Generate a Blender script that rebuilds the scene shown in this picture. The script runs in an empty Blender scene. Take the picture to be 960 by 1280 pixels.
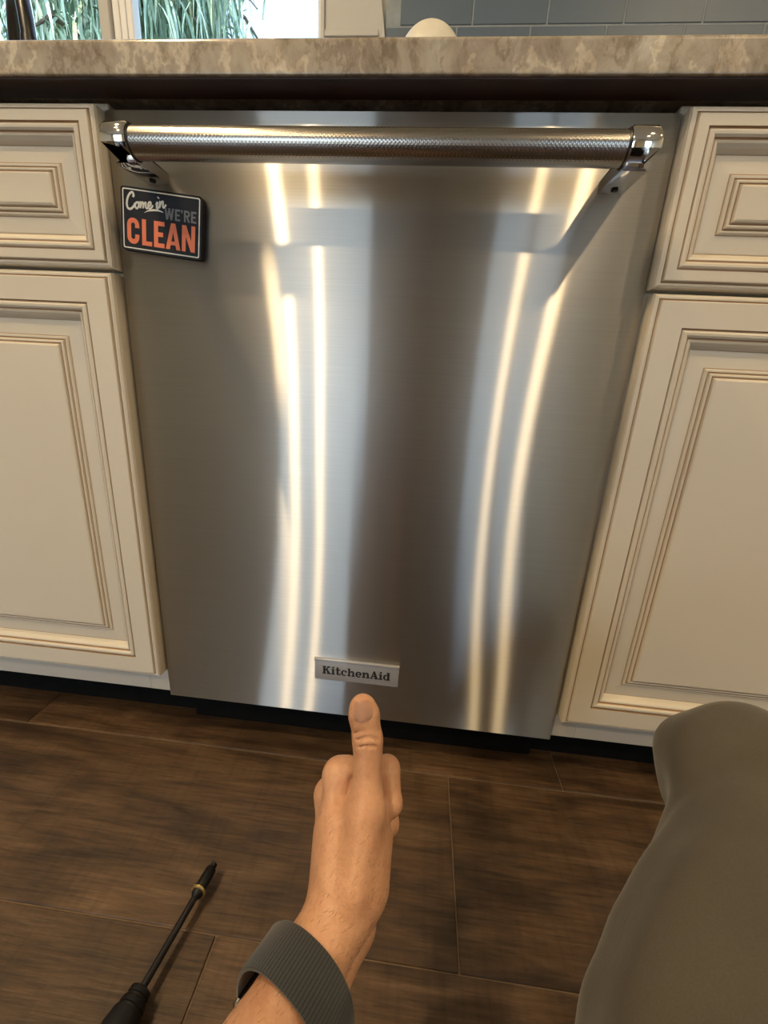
import bpy, bmesh, math, random
import numpy as np
from mathutils import Vector, Matrix

random.seed(7)
scene = bpy.context.scene
COL = scene.collection

# ------------------------------------------------------------------ camera
CAM = np.array([0.07224, -0.53010, 0.59635])
PITCH, YAW, ROLL, FPX = 0.29218, -0.07979, 0.05683, 518.59

def cam_axes():
    cy, sy, cp, sp, cr, sr = (math.cos(YAW), math.sin(YAW), math.cos(PITCH),
                              math.sin(PITCH), math.cos(ROLL), math.sin(ROLL))
    f = np.array([sy * cp, cy * cp, -sp])
    rt = np.array([cy, -sy, 0.0])
    up = np.cross(rt, f)
    return rt * cr + up * sr, -rt * sr + up * cr, f
CR, CU, CF = cam_axes()

def H(px, py, d):
    """point seen at pixel (px, py) of the 960x1280 frame, d metres deep"""
    return CAM + d * (CF + (px - 480) / FPX * CR - (py - 640) / FPX * CU)

cam_data = bpy.data.cameras.new('camera')
cam = bpy.data.objects.new('camera', cam_data)
COL.objects.link(cam)
cam_data.sensor_fit = 'VERTICAL'
cam_data.sensor_height = 36.0
cam_data.sensor_width = 27.0
cam_data.lens = FPX / 1280 * 36.0
cam_data.clip_start = 0.01
cam_data.clip_end = 200
M = Matrix.Identity(4)
for i in range(3):
    M[i][0], M[i][1], M[i][2], M[i][3] = CR[i], CU[i], -CF[i], CAM[i]
cam.matrix_world = M
scene.camera = cam

# ------------------------------------------------------------------ world
world = bpy.data.worlds.new('sky')
scene.world = world
world.use_nodes = True
wn = world.node_tree.nodes
wl = world.node_tree.links
wn.clear()
w_out = wn.new('ShaderNodeOutputWorld')
w_bg = wn.new('ShaderNodeBackground')
w_sky = wn.new('ShaderNodeTexSky')
w_sky.sky_type = 'NISHITA'
w_sky.sun_disc = False
w_sky.sun_elevation = math.radians(48)
w_sky.sun_rotation = math.radians(215)
w_sky.air_density = 1.0
w_sky.dust_density = 2.0
w_hs = wn.new('ShaderNodeHueSaturation')
w_hs.inputs['Saturation'].default_value = 0.6
wl.new(w_sky.outputs[0], w_hs.inputs['Color'])
w_mx = wn.new('ShaderNodeMix'); w_mx.data_type = 'RGBA'; w_mx.blend_type = 'MULTIPLY'
w_mx.inputs[0].default_value = 1.0
w_mx.inputs[7].default_value = (0.88, 0.96, 1.10, 1)
wl.new(w_hs.outputs[0], w_mx.inputs[6])
wl.new(w_mx.outputs[2], w_bg.inputs[0])
w_bg.inputs[1].default_value = 0.9
wl.new(w_bg.outputs[0], w_out.inputs[0])

# sun that lights the garden behind the window
sun_d = bpy.data.lights.new('sun', 'SUN')
sun_d.energy = 6.5
sun_d.angle = math.radians(0.6)
sun_d.color = (1.0, 0.95, 0.86)
sun_o = bpy.data.objects.new('sun', sun_d)
COL.objects.link(sun_o)
sun_o.rotation_euler = (math.radians(38), math.radians(-12), math.radians(0))

CAN_POWER = 16.0
CAN_COLOR = (1.0, 0.745, 0.43)

# ------------------------------------------------------------------ exposure
vs = scene.view_settings
vs.view_transform = 'Standard'
vs.look = 'None'
vs.gamma = 1.0
vs.use_curve_mapping = False
vs.exposure = 0.0

# ================================================================== helpers
def tag(o, label=None, category=None, group=None, kind=None):
    if label: o['label'] = label
    if category: o['category'] = category
    if group: o['group'] = group
    if kind: o['kind'] = kind
    return o

def empty(name, loc=(0, 0, 0)):
    o = bpy.data.objects.new(name, None)
    o.location = loc
    o.empty_display_size = 0.05
    COL.objects.link(o)
    return o

def put(name, me, mat=None, parent=None):
    if not isinstance(me, bpy.types.Mesh):
        m = bpy.data.meshes.new(name)
        me.normal_update()
        me.to_mesh(m)
        me.free()
        me = m
    o = bpy.data.objects.new(name, me)
    COL.objects.link(o)
    if mat is not None:
        for mm in (mat if isinstance(mat, (list, tuple)) else [mat]):
            me.materials.append(mm)
    if parent is not None:
        o.parent = parent
        p = parent
        off = Vector(p.location)
        while p.parent:
            p = p.parent
            off += Vector(p.location)
        o.location = -off            # meshes are built in world coordinates
    return o

def smooth(o, angle=40):
    me = o.data
    me.polygons.foreach_set('use_smooth', [True] * len(me.polygons))
    try:
        me.set_sharp_from_angle(angle=math.radians(angle))
    except Exception:
        pass
    return o

def add_box(bm, lo, hi, bevel=0.0, seg=1):
    c = [(a + b) / 2 for a, b in zip(lo, hi)]
    s = [abs(b - a) for a, b in zip(lo, hi)]
    r = bmesh.ops.create_cube(bm, size=1.0)
    vs_ = r['verts']
    bmesh.ops.scale(bm, vec=s, verts=vs_)
    bmesh.ops.translate(bm, vec=c, verts=vs_)
    if bevel > 0:
        es = list({e for v in vs_ for e in v.link_edges})
        bmesh.ops.bevel(bm, geom=es, offset=bevel, segments=seg, affect='EDGES', profile=0.5)
    return bm

def box(name, lo, hi, mat, parent=None, bevel=0.0, seg=1):
    o = put(name, add_box(bmesh.new(), lo, hi, bevel, seg), mat, parent)
    if bevel and seg > 1: smooth(o, 35)
    return o

def frame_from(d):
    d = Vector(d).normalized()
    a = Vector((0, 0, 1)) if abs(d.z) < 0.9 else Vector((1, 0, 0))
    u = d.cross(a).normalized()
    return u, d.cross(u).normalized()

def add_tube(bm, pts, radii, n=16, caps=True):
    pts = [Vector(p) for p in pts]
    rings = []
    u = v = None
    for i, p in enumerate(pts):
        a = pts[max(i - 1, 0)]; b = pts[min(i + 1, len(pts) - 1)]
        d = (b - a).normalized()
        if u is None:
            u, v = frame_from(d)
        else:
            u = (u - d * u.dot(d)).normalized(); v = d.cross(u).normalized()
        r = radii[i] if isinstance(radii, (list, tuple)) else radii
        rings.append([bm.verts.new(p + (u * math.cos(t) + v * math.sin(t)) * r)
                      for t in [2 * math.pi * k / n for k in range(n)]])
    for r0, r1 in zip(rings, rings[1:]):
        for k in range(n):
            bm.faces.new((r0[k], r0[(k + 1) % n], r1[(k + 1) % n], r1[k]))
    if caps:
        bm.faces.new(rings[0][::-1]); bm.faces.new(rings[-1])
    bmesh.ops.recalc_face_normals(bm, faces=bm.faces[:])
    return bm

def tube(name, pts, radii, mat, parent=None, n=16, caps=True):
    return smooth(put(name, add_tube(bmesh.new(), pts, radii, n, caps), mat, parent))

def add_prism(bm, poly, y0, y1):
    """polygon in x,z extruded from y0 (front) to y1"""
    a = [bm.verts.new((x, y0, z)) for x, z in poly]
    b = [bm.verts.new((x, y1, z)) for x, z in poly]
    n = len(poly)
    bm.faces.new(a); bm.faces.new(b[::-1])
    for i in range(n):
        bm.faces.new((a[i], b[i], b[(i + 1) % n], a[(i + 1) % n]))
    return bm

def finish(bm):
    bmesh.ops.recalc_face_normals(bm, faces=bm.faces[:])
    return bm

# ------------------------------------------------------------------ node materials
def new_mat(name):
    m = bpy.data.materials.new(name)
    m.use_nodes = True
    n, l = m.node_tree.nodes, m.node_tree.links
    return m, n, l, n['Principled BSDF']

def setp(b, **k):
    for key, v in k.items():
        key = {'base': 'Base Color', 'rough': 'Roughness', 'metal': 'Metallic', 'spec': 'Specular IOR Level',
               'coat': 'Coat Weight', 'coatr': 'Coat Roughness', 'sss': 'Subsurface Weight', 'sheen': 'Sheen Weight',
               'aniso': 'Anisotropic', 'trans': 'Transmission Weight'}[key]
        if key == 'Base Color': v = (*v, 1.0)
        b.inputs[key].default_value = v

def coords(n, l, scale=(1, 1, 1), rot=(0, 0, 0), kind='Object'):
    tc = n.new('ShaderNodeTexCoord'); mp = n.new('ShaderNodeMapping')
    l.new(tc.outputs[kind], mp.inputs[0])
    mp.inputs['Scale'].default_value = scale
    mp.inputs['Rotation'].default_value = rot
    return mp.outputs[0]

def noise(n, l, vec, scale, detail=4, rough=0.55, dist=0.0):
    t = n.new('ShaderNodeTexNoise')
    t.inputs['Scale'].default_value = scale; t.inputs['Detail'].default_value = detail
    t.inputs['Roughness'].default_value = rough; t.inputs['Distortion'].default_value = dist
    if vec is not None: l.new(vec, t.inputs['Vector'])
    return t.outputs[0]

def ramp(n, l, fac, stops):
    r = n.new('ShaderNodeValToRGB')
    el = r.color_ramp.elements
    while len(el) < len(stops): el.new(0.5)
    for e, (p, c) in zip(el, stops):
        e.position = p; e.color = (*c, 1) if len(c) == 3 else c
    l.new(fac, r.inputs[0])
    return r.outputs[0]

def mixc(n, l, fac, a, b, mode='MIX'):
    m = n.new('ShaderNodeMix'); m.data_type = 'RGBA'; m.blend_type = mode
    for s, v in ((m.inputs[0], fac), (m.inputs[6], a), (m.inputs[7], b)):
        if hasattr(v, 'is_linked'): l.new(v, s)
        elif isinstance(v, (int, float)): s.default_value = v
        else: s.default_value = (*v, 1)
    return m.outputs[2]

def bump(n, l, b, h, strength=0.2, dist=0.001):
    bp = n.new('ShaderNodeBump')
    bp.inputs['Strength'].default_value = strength; bp.inputs['Distance'].default_value = dist
    l.new(h, bp.inputs['Height'])
    l.new(bp.outputs[0], b.inputs['Normal'])
    return bp

def plain(name, base, rough=0.5, metal=0.0, nscale=0, amt=0.12, bmp=0.0, **k):
    m, n, l, b = new_mat(name)
    setp(b, base=base, rough=rough, metal=metal, **k)
    if nscale:
        t = noise(n, l, coords(n, l), nscale, 5)
        lo = tuple(c * (1 - amt) for c in base); hi = tuple(min(1, c * (1 + amt)) for c in base)
        l.new(ramp(n, l, t, [(0.3, lo), (0.7, hi)]), b.inputs['Base Color'])
        if bmp: bump(n, l, b, t, bmp, 0.002)
    return m

def steel_mat(name, base, lobes, fac):
    """brushed steel: two anisotropic lobes, spread along the tangent (UV v = up)"""
    m, n, l, b = new_mat(name)
    n.remove(b)
    out = n['Material Output']
    tg = n.new('ShaderNodeTangent'); tg.direction_type = 'UV_MAP'; tg.uv_map = 'grain'
    vec = coords(n, l, (6, 6, 900))
    g = noise(n, l, vec, 1.0, 3, 0.6)
    col = ramp(n, l, g, [(0.25, tuple(c * 0.93 for c in base)), (0.75, tuple(min(1, c * 1.05) for c in base))])
    # low, broad waviness of thin sheet metal
    wv = noise(n, l, coords(n, l, (2.2, 1, 0.9)), 1.6, 1, 0.4)
    bp = n.new('ShaderNodeBump'); bp.inputs['Strength'].default_value = 1.0
    bp.inputs['Distance'].default_value = 0.0045
    l.new(wv, bp.inputs['Height'])
    sh = []
    for ra, rb in lobes:                    # roughness across the streaks, along the streaks
        r = math.sqrt(ra * rb); an = 1 - ra / r
        gl = n.new('ShaderNodeBsdfAnisotropic')
        gl.distribution = 'GGX'
        gl.inputs['Roughness'].default_value = r
        gl.inputs['Anisotropy'].default_value = an
        l.new(col, gl.inputs['Color']); l.new(tg.outputs[0], gl.inputs['Tangent'])
        l.new(bp.outputs[0], gl.inputs['Normal'])
        sh.append(gl)
    mx = n.new('ShaderNodeMixShader'); mx.inputs[0].default_value = fac
    l.new(sh[0].outputs[0], mx.inputs[1]); l.new(sh[1].outputs[0], mx.inputs[2])
    l.new(mx.outputs[0], out.inputs['Surface'])
    return m

# wood-look floor plank: grain along x, a tone of its own per plank
def plank_mat():
    m, n, l, b = new_mat('dark_wood_plank')
    oi = n.new('ShaderNodeObjectInfo')
    tc = n.new('ShaderNodeTexCoord')
    ad = n.new('ShaderNodeVectorMath'); ad.operation = 'ADD'
    sc = n.new('ShaderNodeVectorMath'); sc.operation = 'SCALE'
    cx = n.new('ShaderNodeCombineXYZ')
    l.new(oi.outputs['Random'], cx.inputs[0]); l.new(oi.outputs['Random'], cx.inputs[1])
    l.new(cx.outputs[0], sc.inputs[0]); sc.inputs['Scale'].default_value = 37.0
    l.new(tc.outputs['Object'], ad.inputs[0]); l.new(sc.outputs[0], ad.inputs[1])
    def mp(s):
        q = n.new('ShaderNodeMapping'); q.inputs['Scale'].default_value = s
        l.new(ad.outputs[0], q.inputs[0]); return q.outputs[0]
    a = noise(n, l, mp((2.2, 14, 1)), 2.0, 8, 0.62, 0.9)
    f = noise(n, l, mp((7, 120, 1)), 2.0, 6, 0.65, 0.3)
    k = noise(n, l, mp((3.0, 5, 1)), 1.6, 4, 0.6, 0.5)
    saw = noise(n, l, mp((110, 9, 1)), 1.0, 3, 0.5)
    c1 = ramp(n, l, a, [(0.28, (0.038, 0.021, 0.0105)), (0.46, (0.098, 0.056, 0.028)), (0.64, (0.165, 0.099, 0.053)), (0.8, (0.225, 0.145, 0.082))])
    c2 = ramp(n, l, f, [(0.30, (0.42, 0.40, 0.38)), (0.62, (1.0, 1.0, 1.0))])
    c3 = ramp(n, l, k, [(0.34, (0.58, 0.55, 0.52)), (0.62, (1.08, 1.05, 1.0))])
    c4 = ramp(n, l, saw, [(0.36, (0.72, 0.70, 0.68)), (0.5, (1, 1, 1))])
    x = mixc(n, l, 1.0, c1, c2, 'MULTIPLY'); x = mixc(n, l, 1.0, x, c3, 'MULTIPLY')
    x = mixc(n, l, 0.55, x, c4, 'MULTIPLY')
    hv = n.new('ShaderNodeHueSaturation'); hv.inputs['Saturation'].default_value = 1.0
    mr = n.new('ShaderNodeMapRange'); mr.inputs['To Min'].default_value = 0.85; mr.inputs['To Max'].default_value = 1.15
    l.new(oi.outputs['Random'], mr.inputs[0]); l.new(mr.outputs[0], hv.inputs['Value']); l.new(x, hv.inputs['Color'])
    l.new(hv.outputs[0], b.inputs['Base Color'])
    l.new(ramp(n, l, f, [(0.3, (0.58,) * 3), (0.7, (0.42,) * 3)]), b.inputs['Roughness'])
    hm = n.new('ShaderNodeMath'); hm.operation = 'ADD'
    l.new(a, hm.inputs[0]); l.new(f, hm.inputs[1])
    bump(n, l, b, hm.outputs[0], 0.35, 0.0012)
    return m

def stone_mat():
    m, n, l, b = new_mat('veined_stone')
    vec = coords(n, l, (1.1, 1, 0.8), (0.3, 0.75, 0.6))
    base = noise(n, l, vec, 8.0, 8, 0.66, 2.0)
    fine = noise(n, l, vec, 42.0, 6, 0.65, 1.0)
    w = n.new('ShaderNodeTexWave'); w.inputs['Scale'].default_value = 3.2; w.inputs['Distortion'].default_value = 16
    w.inputs['Detail'].default_value = 6; w.inputs['Detail Scale'].default_value = 2.2; w.inputs['Detail Roughness'].default_value = 0.66
    l.new(vec, w.inputs['Vector'])
    c = ramp(n, l, base, [(0.30, (0.22, 0.175, 0.13)), (0.45, (0.31, 0.26, 0.20)), (0.58, (0.37, 0.325, 0.26)), (0.74, (0.52, 0.48, 0.41))])
    v = ramp(n, l, w.outputs[0], [(0.0, (0.72, 0.68, 0.63)), (0.10, (1, 1, 1)), (0.90, (1, 1, 1)), (1.0, (1.45, 1.42, 1.36))])
    ff = ramp(n, l, fine, [(0.33, (0.62, 0.57, 0.50)), (0.52, (1, 1, 1)), (0.75, (1.12, 1.1, 1.05))])
    x = mixc(n, l, 0.9, c, v, 'MULTIPLY'); x = mixc(n, l, 0.8, x, ff, 'MULTIPLY')
    l.new(x, b.inputs['Base Color'])
    setp(b, rough=0.2, spec=0.5)
    bump(n, l, b, fine, 0.05, 0.001)
    return m

def skin_mat():
    m, n, l, b = new_mat('skin')
    vec = coords(n, l)
    t = noise(n, l, vec, 28, 5, 0.6); f = noise(n, l, vec, 260, 4, 0.6)
    c = ramp(n, l, t, [(0.3, (0.50, 0.255, 0.150)), (0.55, (0.60, 0.33, 0.20)), (0.75, (0.66, 0.37, 0.235))])
    f2 = ramp(n, l, f, [(0.3, (0.90, 0.87, 0.85)), (0.6, (1, 1, 1))])
    l.new(mixc(n, l, 1.0, c, f2, 'MULTIPLY'), b.inputs['Base Color'])
    setp(b, rough=0.47, sss=0.12)
    b.inputs['Subsurface Radius'].default_value = (1.0, 0.35, 0.2)
    b.inputs['Subsurface Scale'].default_value = 0.004
    v = n.new('ShaderNodeTexVoronoi'); v.inputs['Scale'].default_value = 520; l.new(vec, v.inputs['Vector'])
    ad = n.new('ShaderNodeMath'); ad.operation = 'ADD'
    l.new(v.outputs[0], ad.inputs[0]); l.new(f, ad.inputs[1])
    bump(n, l, b, ad.outputs[0], 0.25, 0.0006)
    return m

def cloth_mat(name, base, weave=900.0):
    m, n, l, b = new_mat(name)
    vec = coords(n, l)
    t = noise(n, l, vec, 9, 5, 0.6); f = noise(n, l, vec, weave, 3, 0.7)
    big = noise(n, l, vec, 14, 3, 0.5, 0.6)
    c = ramp(n, l, t, [(0.3, tuple(x * 0.86 for x in base)), (0.7, tuple(x * 1.1 for x in base))])
    l.new(mixc(n, l, 0.6, c, ramp(n, l, f, [(0.3, (0.72,) * 3), (0.7, (1.1,) * 3)]), 'MULTIPLY'), b.inputs['Base Color'])
    setp(b, rough=0.9, sheen=0.25, spec=0.2)
    ad = n.new('ShaderNodeMath'); ad.operation = 'MULTIPLY_ADD'; ad.inputs[1].default_value = 0.12
    l.new(f, ad.inputs[0]); l.new(big, ad.inputs[2])
    bump(n, l, b, ad.outputs[0], 0.35, 0.006)
    return m

def knurl_mat():
    m, n, l, b = new_mat('knurled_steel')
    setp(b, base=(0.31, 0.295, 0.275), rough=0.24, metal=1.0)
    uv = n.new('ShaderNodeUVMap'); uv.uv_map = 'grain'
    hs = []
    for s in (1, -1):
        mp = n.new('ShaderNodeMapping'); mp.inputs['Rotation'].default_value = (0, 0, s * math.radians(45))
        l.new(uv.outputs[0], mp.inputs[0])
        w = n.new('ShaderNodeTexWave'); w.inputs['Scale'].default_value = 120.0
        l.new(mp.outputs[0], w.inputs['Vector']); hs.append(w.outputs[1])
    mn = n.new('ShaderNodeMath'); mn.operation = 'MINIMUM'
    l.new(hs[0], mn.inputs[0]); l.new(hs[1], mn.inputs[1])
    bump(n, l, b, mn.outputs[0], 0.2, 0.0004)
    return m

def strap_mat():
    m, n, l, b = new_mat('woven_grey_nylon')
    uv = n.new('ShaderNodeUVMap'); uv.uv_map = 'weave'
    br = n.new('ShaderNodeTexBrick')
    br.inputs['Scale'].default_value = 1.0; br.inputs['Mortar Size'].default_value = 0.22; br.offset = 0.0
    br.inputs['Brick Width'].default_value = 1.0; br.inputs['Row Height'].default_value = 0.6
    br.inputs['Color1'].default_value = (0.056, 0.066, 0.076, 1); br.inputs['Color2'].default_value = (0.072, 0.080, 0.088, 1)
    br.inputs['Mortar'].default_value = (0.014, 0.017, 0.022, 1)
    l.new(uv.outputs[0], br.inputs['Vector'])
    l.new(br.outputs[0], b.inputs['Base Color'])
    setp(b, rough=0.85, sheen=0.3)
    iv = n.new('ShaderNodeMath'); iv.operation = 'SUBTRACT'; iv.inputs[0].default_value = 1.0
    l.new(br.outputs['Fac'], iv.inputs[1])
    bump(n, l, b, iv.outputs[0], 0.8, 0.0008)
    return m

def glass_mat():
    m, n, l, b = new_mat('window_glass')
    n.remove(b)
    tr = n.new('ShaderNodeBsdfTransparent'); gl = n.new('ShaderNodeBsdfGlossy')
    gl.inputs['Roughness'].default_value = 0.02
    tr.inputs[0].default_value = (0.93, 0.97, 0.97, 1)
    lw = n.new('ShaderNodeLayerWeight'); lw.inputs[0].default_value = 0.5
    pw = n.new('ShaderNodeMath'); pw.operation = 'POWER'; pw.inputs[1].default_value = 5.0
    l.new(lw.outputs['Facing'], pw.inputs[0])
    fr = n.new('ShaderNodeMath'); fr.operation = 'MULTIPLY_ADD'; fr.inputs[1].default_value = 0.9; fr.inputs[2].default_value = 0.03
    l.new(pw.outputs[0], fr.inputs[0])
    mx = n.new('ShaderNodeMixShader')
    l.new(fr.outputs[0], mx.inputs[0]); l.new(tr.outputs[0], mx.inputs[1]); l.new(gl.outputs[0], mx.inputs[2])
    l.new(mx.outputs[0], n['Material Output'].inputs['Surface'])
    return m

def emit_mat(name, col, s):
    m, n, l, b = new_mat(name)
    setp(b, base=(0.9, 0.9, 0.9))
    b.inputs['Emission Color'].default_value = (*col, 1); b.inputs['Emission Strength'].default_value = s
    return m

MT = {
    'steel': steel_mat('brushed_stainless_steel', (0.52, 0.50, 0.465), ((0.030, 2.6), (0.20, 0.80)), 0.36),
    'knurl': knurl_mat(),
    'chrome': plain('polished_chrome', (0.72, 0.71, 0.70), 0.08, 1.0, 40, 0.03),
    'dark_metal': plain('dark_satin_metal', (0.055, 0.055, 0.06), 0.35, 1.0, 40, 0.1),
    'black': plain('matte_black_plastic', (0.007, 0.007, 0.008), 0.45, 0, 60, 0.2, spec=0.3),
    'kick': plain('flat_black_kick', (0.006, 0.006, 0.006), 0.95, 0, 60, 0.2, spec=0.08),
    'paint': plain('cream_cabinet_paint', (0.60, 0.535, 0.425), 0.42, 0, 6, 0.02),
    'glaze': plain('brown_glaze', (0.34, 0.20, 0.10), 0.5, 0, 30, 0.15),
    'frame_paint': plain('cream_frame_paint', (0.55, 0.50, 0.42), 0.45, 0, 6, 0.02),
    'stone': stone_mat(),
    'plank': plank_mat(),
    'grout': plain('tan_grout', (0.19, 0.135, 0.09), 0.9, 0, 90, 0.15),
    'tile': plain('blue_grey_glazed_tile', (0.082, 0.115, 0.158), 0.4, 0, 8, 0.06),
    'tile_grout': plain('pale_grout', (0.24, 0.27, 0.29), 0.9, 0, 80, 0.1),
    'wall': plain('pale_sage_wall_paint', (0.56, 0.54, 0.45), 0.85, 0, 30, 0.03),
    'ceiling': plain('white_ceiling_paint', (0.72, 0.68, 0.60), 0.9, 0, 30, 0.02),
    'white': plain('white_trim_paint', (0.70, 0.70, 0.70), 0.45, 0, 12, 0.02),
    'casing': plain('greige_casing_paint', (0.42, 0.41, 0.395), 0.5, 0, 12, 0.02),
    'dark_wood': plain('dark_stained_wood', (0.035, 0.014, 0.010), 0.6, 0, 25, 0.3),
    'glass': glass_mat(),
    'skin': skin_mat(),
    'nail': plain('fingernail', (0.66, 0.40, 0.29), 0.28, 0, 60, 0.05),
    'trousers': cloth_mat('grey_brown_trouser_cloth', (0.088, 0.078, 0.063)),
    'shirt': cloth_mat('dark_brown_shirt_cloth', (0.045, 0.032, 0.026)),
    'hair': plain('dark_hair', (0.02, 0.013, 0.009), 0.6, 0, 200, 0.3, 0.4),
    'strap': strap_mat(),
    'navy': plain('black_navy_sign_enamel', (0.009, 0.010, 0.016), 0.6, 0, 40, 0.15, spec=0.25),
    'cream': plain('cream_print', (0.72, 0.70, 0.62), 0.55),
    'grey_print': plain('grey_print', (0.135, 0.14, 0.145), 0.55),
    'orange': plain('orange_print', (0.72, 0.17, 0.065), 0.55, 0, 60, 0.06),
    'badge': plain('satin_badge_metal', (0.50, 0.49, 0.48), 0.42, 0.55, 30, 0.05),
    'ink': plain('black_ink', (0.012, 0.012, 0.012), 0.5),
    'brass': plain('brass_ring', (0.85, 0.62, 0.25), 0.35, 1.0),
    'ceramic': plain('cream_ceramic', (0.66, 0.61, 0.50), 0.4, 0, 50, 0.06, 0.2),
    'leaf': None, 'bark': plain('grey_bark', (0.10, 0.08, 0.06), 0.9, 0, 18, 0.3, 0.6),
    'lawn': plain('lawn', (0.09, 0.16, 0.04), 0.95, 0, 4, 0.3),
    'lamp': emit_mat('lamp_lens', (1.0, 0.74, 0.45), 9.0),
}
def leaf_mat():
    m, n, l, b = new_mat('pale_green_leaf')
    g = n.new('ShaderNodeAttribute'); g.attribute_name = 'tone'
    c = ramp(n, l, g.outputs['Fac'], [(0.0, (0.06, 0.12, 0.07)), (0.4, (0.18, 0.29, 0.19)), (0.8, (0.40, 0.54, 0.46)), (1.0, (0.46, 0.48, 0.25))])
    l.new(c, b.inputs['Base Color'])
    setp(b, rough=0.45)
    b.inputs['Transmission Weight'].default_value = 0.0
    return m
MT['leaf'] = leaf_mat()

# ================================================================== setting
X0, X1, Y0, Y1, ZC = -3.0, 2.8, -4.4, 0.63, 2.5

floor = put('floor', add_box(bmesh.new(), (X0, Y0, -0.02), (X1, Y1, -0.002)), MT['grout'])
tag(floor, kind='structure')
PW, PL, JT = 0.2364, 0.9154, 0.0018
def plank_mesh(x0, x1, y0, y1):
    bm = add_box(bmesh.new(), (x0, y0, -0.010), (x1, y1, 0.0), 0.0008, 1)
    return bm
full = None
row_off = {0: -0.577, 1: 0.158, 2: -0.112}
rows = int((Y1 - Y0) / (PW + JT)) + 2
pitch_y, pitch_x = PW + JT, PL + JT
for r in range(-3, 20):
    yb = -pitch_y * r                       # far edge of the row; row 1 runs 0 .. -0.238
    ya, yt = yb - pitch_y + JT / 2, yb - JT / 2
    ya += pitch_y; yt += pitch_y
    ya, yt = max(ya, Y0), min(yt, Y1)
    if yt - ya < 0.02: continue
    off = row_off[r % 3] if r in (0, 1, 2) else random.uniform(0, pitch_x)
    k0 = math.floor((X0 - off) / pitch_x)
    for k in range(k0, k0 + 9):
        xa, xb = off + k * pitch_x + JT / 2, off + (k + 1) * pitch_x - JT / 2
        xa, xb = max(xa, X0), min(xb, X1)
        if xb - xa < 0.02: continue
        whole = abs(xb - xa - PL) < 1e-6 and abs(yt - ya - PW) < 1e-6
        if whole and full is None:
            full = bpy.data.meshes.new('plank')
            b_ = plank_mesh(-PL / 2, PL / 2, -PW / 2, PW / 2); b_.to_mesh(full); b_.free()
            full.materials.append(MT['plank'])
        cx, cy = (xa + xb) / 2, (ya + yt) / 2
        if whole:
            o = bpy.data.objects.new('plank', full)
        else:
            me = bpy.data.meshes.new('plank')
            b_ = plank_mesh(xa - cx, xb - cx, ya - cy, yt - cy); b_.to_mesh(me); b_.free()
            me.materials.append(MT['plank'])
            o = bpy.data.objects.new('plank', me)
        COL.objects.link(o); o.parent = floor; o.location = (cx, cy, 0)

ceil = tag(box('ceiling', (X0, Y0, ZC), (X1, Y1 + 0.1, ZC + 0.08), MT['ceiling']), kind='structure')

def wall_xz(name, y0, y1, holes, mat, xlo=X0, xhi=X1, zlo=-0.002, zhi=ZC):
    """wall across x with rectangular holes (x0,x1,z0,z1)"""
    bm = bmesh.new()
    xs = sorted({xlo, xhi, *[h[0] for h in holes], *[h[1] for h in holes]})
    for a, b in zip(xs, xs[1:]):
        cuts = sorted([(h[2], h[3]) for h in holes if h[0] <= a + 1e-6 and h[1] >= b - 1e-6])
        z = zlo
        for c0, c1 in cuts:
            if c0 > z: add_box(bm, (a, y0, z), (b, y1, c0))
            z = c1
        if z < zhi: add_box(bm, (a, y0, z), (b, y1, zhi))
    return tag(put(name, bm, mat), kind='structure')

WIN = (-1.62, -0.215, 1.02, 2.10)          # window over the sink
wall_b = wall_xz('wall_back', Y1, Y1 + 0.10, [WIN], MT['wall'])
D2 = (-2.45, -0.60, 0.0, 2.10)
W3 = (1.35, 2.70, 0.0, 2.10)
wall_f = wall_xz('wall_front', Y0 - 0.12, Y0, [D2, W3], MT['wall'])
tag(box('wall_left', (X0 - 0.1, Y0 - 0.12, -0.002), (X0, Y1 + 0.1, ZC), MT['wall']), kind='structure')
tag(box('wall_right', (X1, Y0 - 0.12, -0.002), (X1 + 0.1, Y1 + 0.1, ZC), MT['wall']), kind='structure')
tag(box('baseboard_front', (D2[1] + 0.09, Y0, 0.0), (W3[0] - 0.01, Y0 + 0.014, 0.11), MT['white'], bevel=0.003), kind='structure')

# glazed tile backsplash: grout bed + single tiles
bed = box('grout_bed', (-0.075, Y1 - 0.0105, 0.914), (2.4, Y1 - 0.0005, 1.52), MT['tile_grout'], wall_b)
TH, TW, G = 0.0745, 0.1515, 0.003
tme = bpy.data.meshes.new('tile')
b_ = add_box(bmesh.new(), (-TW / 2, -0.004, -TH / 2), (TW / 2, 0.004, TH / 2), 0.0012, 1); b_.to_mesh(tme); b_.free()
tme.materials.append(MT['tile'])
for r in range(-5, 3):
    zc = 1.339 + (r + 0.5) * (TH + G)
    off = 0.1087 if r % 2 == 0 else 0.0769
    for k in range(-1, 16):
        xa = off + k * (TW + G) + G / 2
        xb = xa + TW
        xa = max(xa, -0.074)
        if xb - xa < 0.02 or xb > 2.4: continue
        if zc - TH / 2 < 0.9135: continue
        if abs(xb - xa - TW) < 1e-6:
            o = bpy.data.objects.new('tile', tme)
        else:
            me = bpy.data.meshes.new('tile')
            h = (xb - xa) / 2
            b_ = add_box(bmesh.new(), (-h, -0.004, -TH / 2), (h, 0.004, TH / 2), 0.0012, 1); b_.to_mesh(me); b_.free()
            me.materials.append(MT['tile']); o = bpy.data.objects.new('tile', me)
        COL.objects.link(o); o.parent = wall_b; o.location = ((xa + xb) / 2, Y1 - 0.008, zc)

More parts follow.
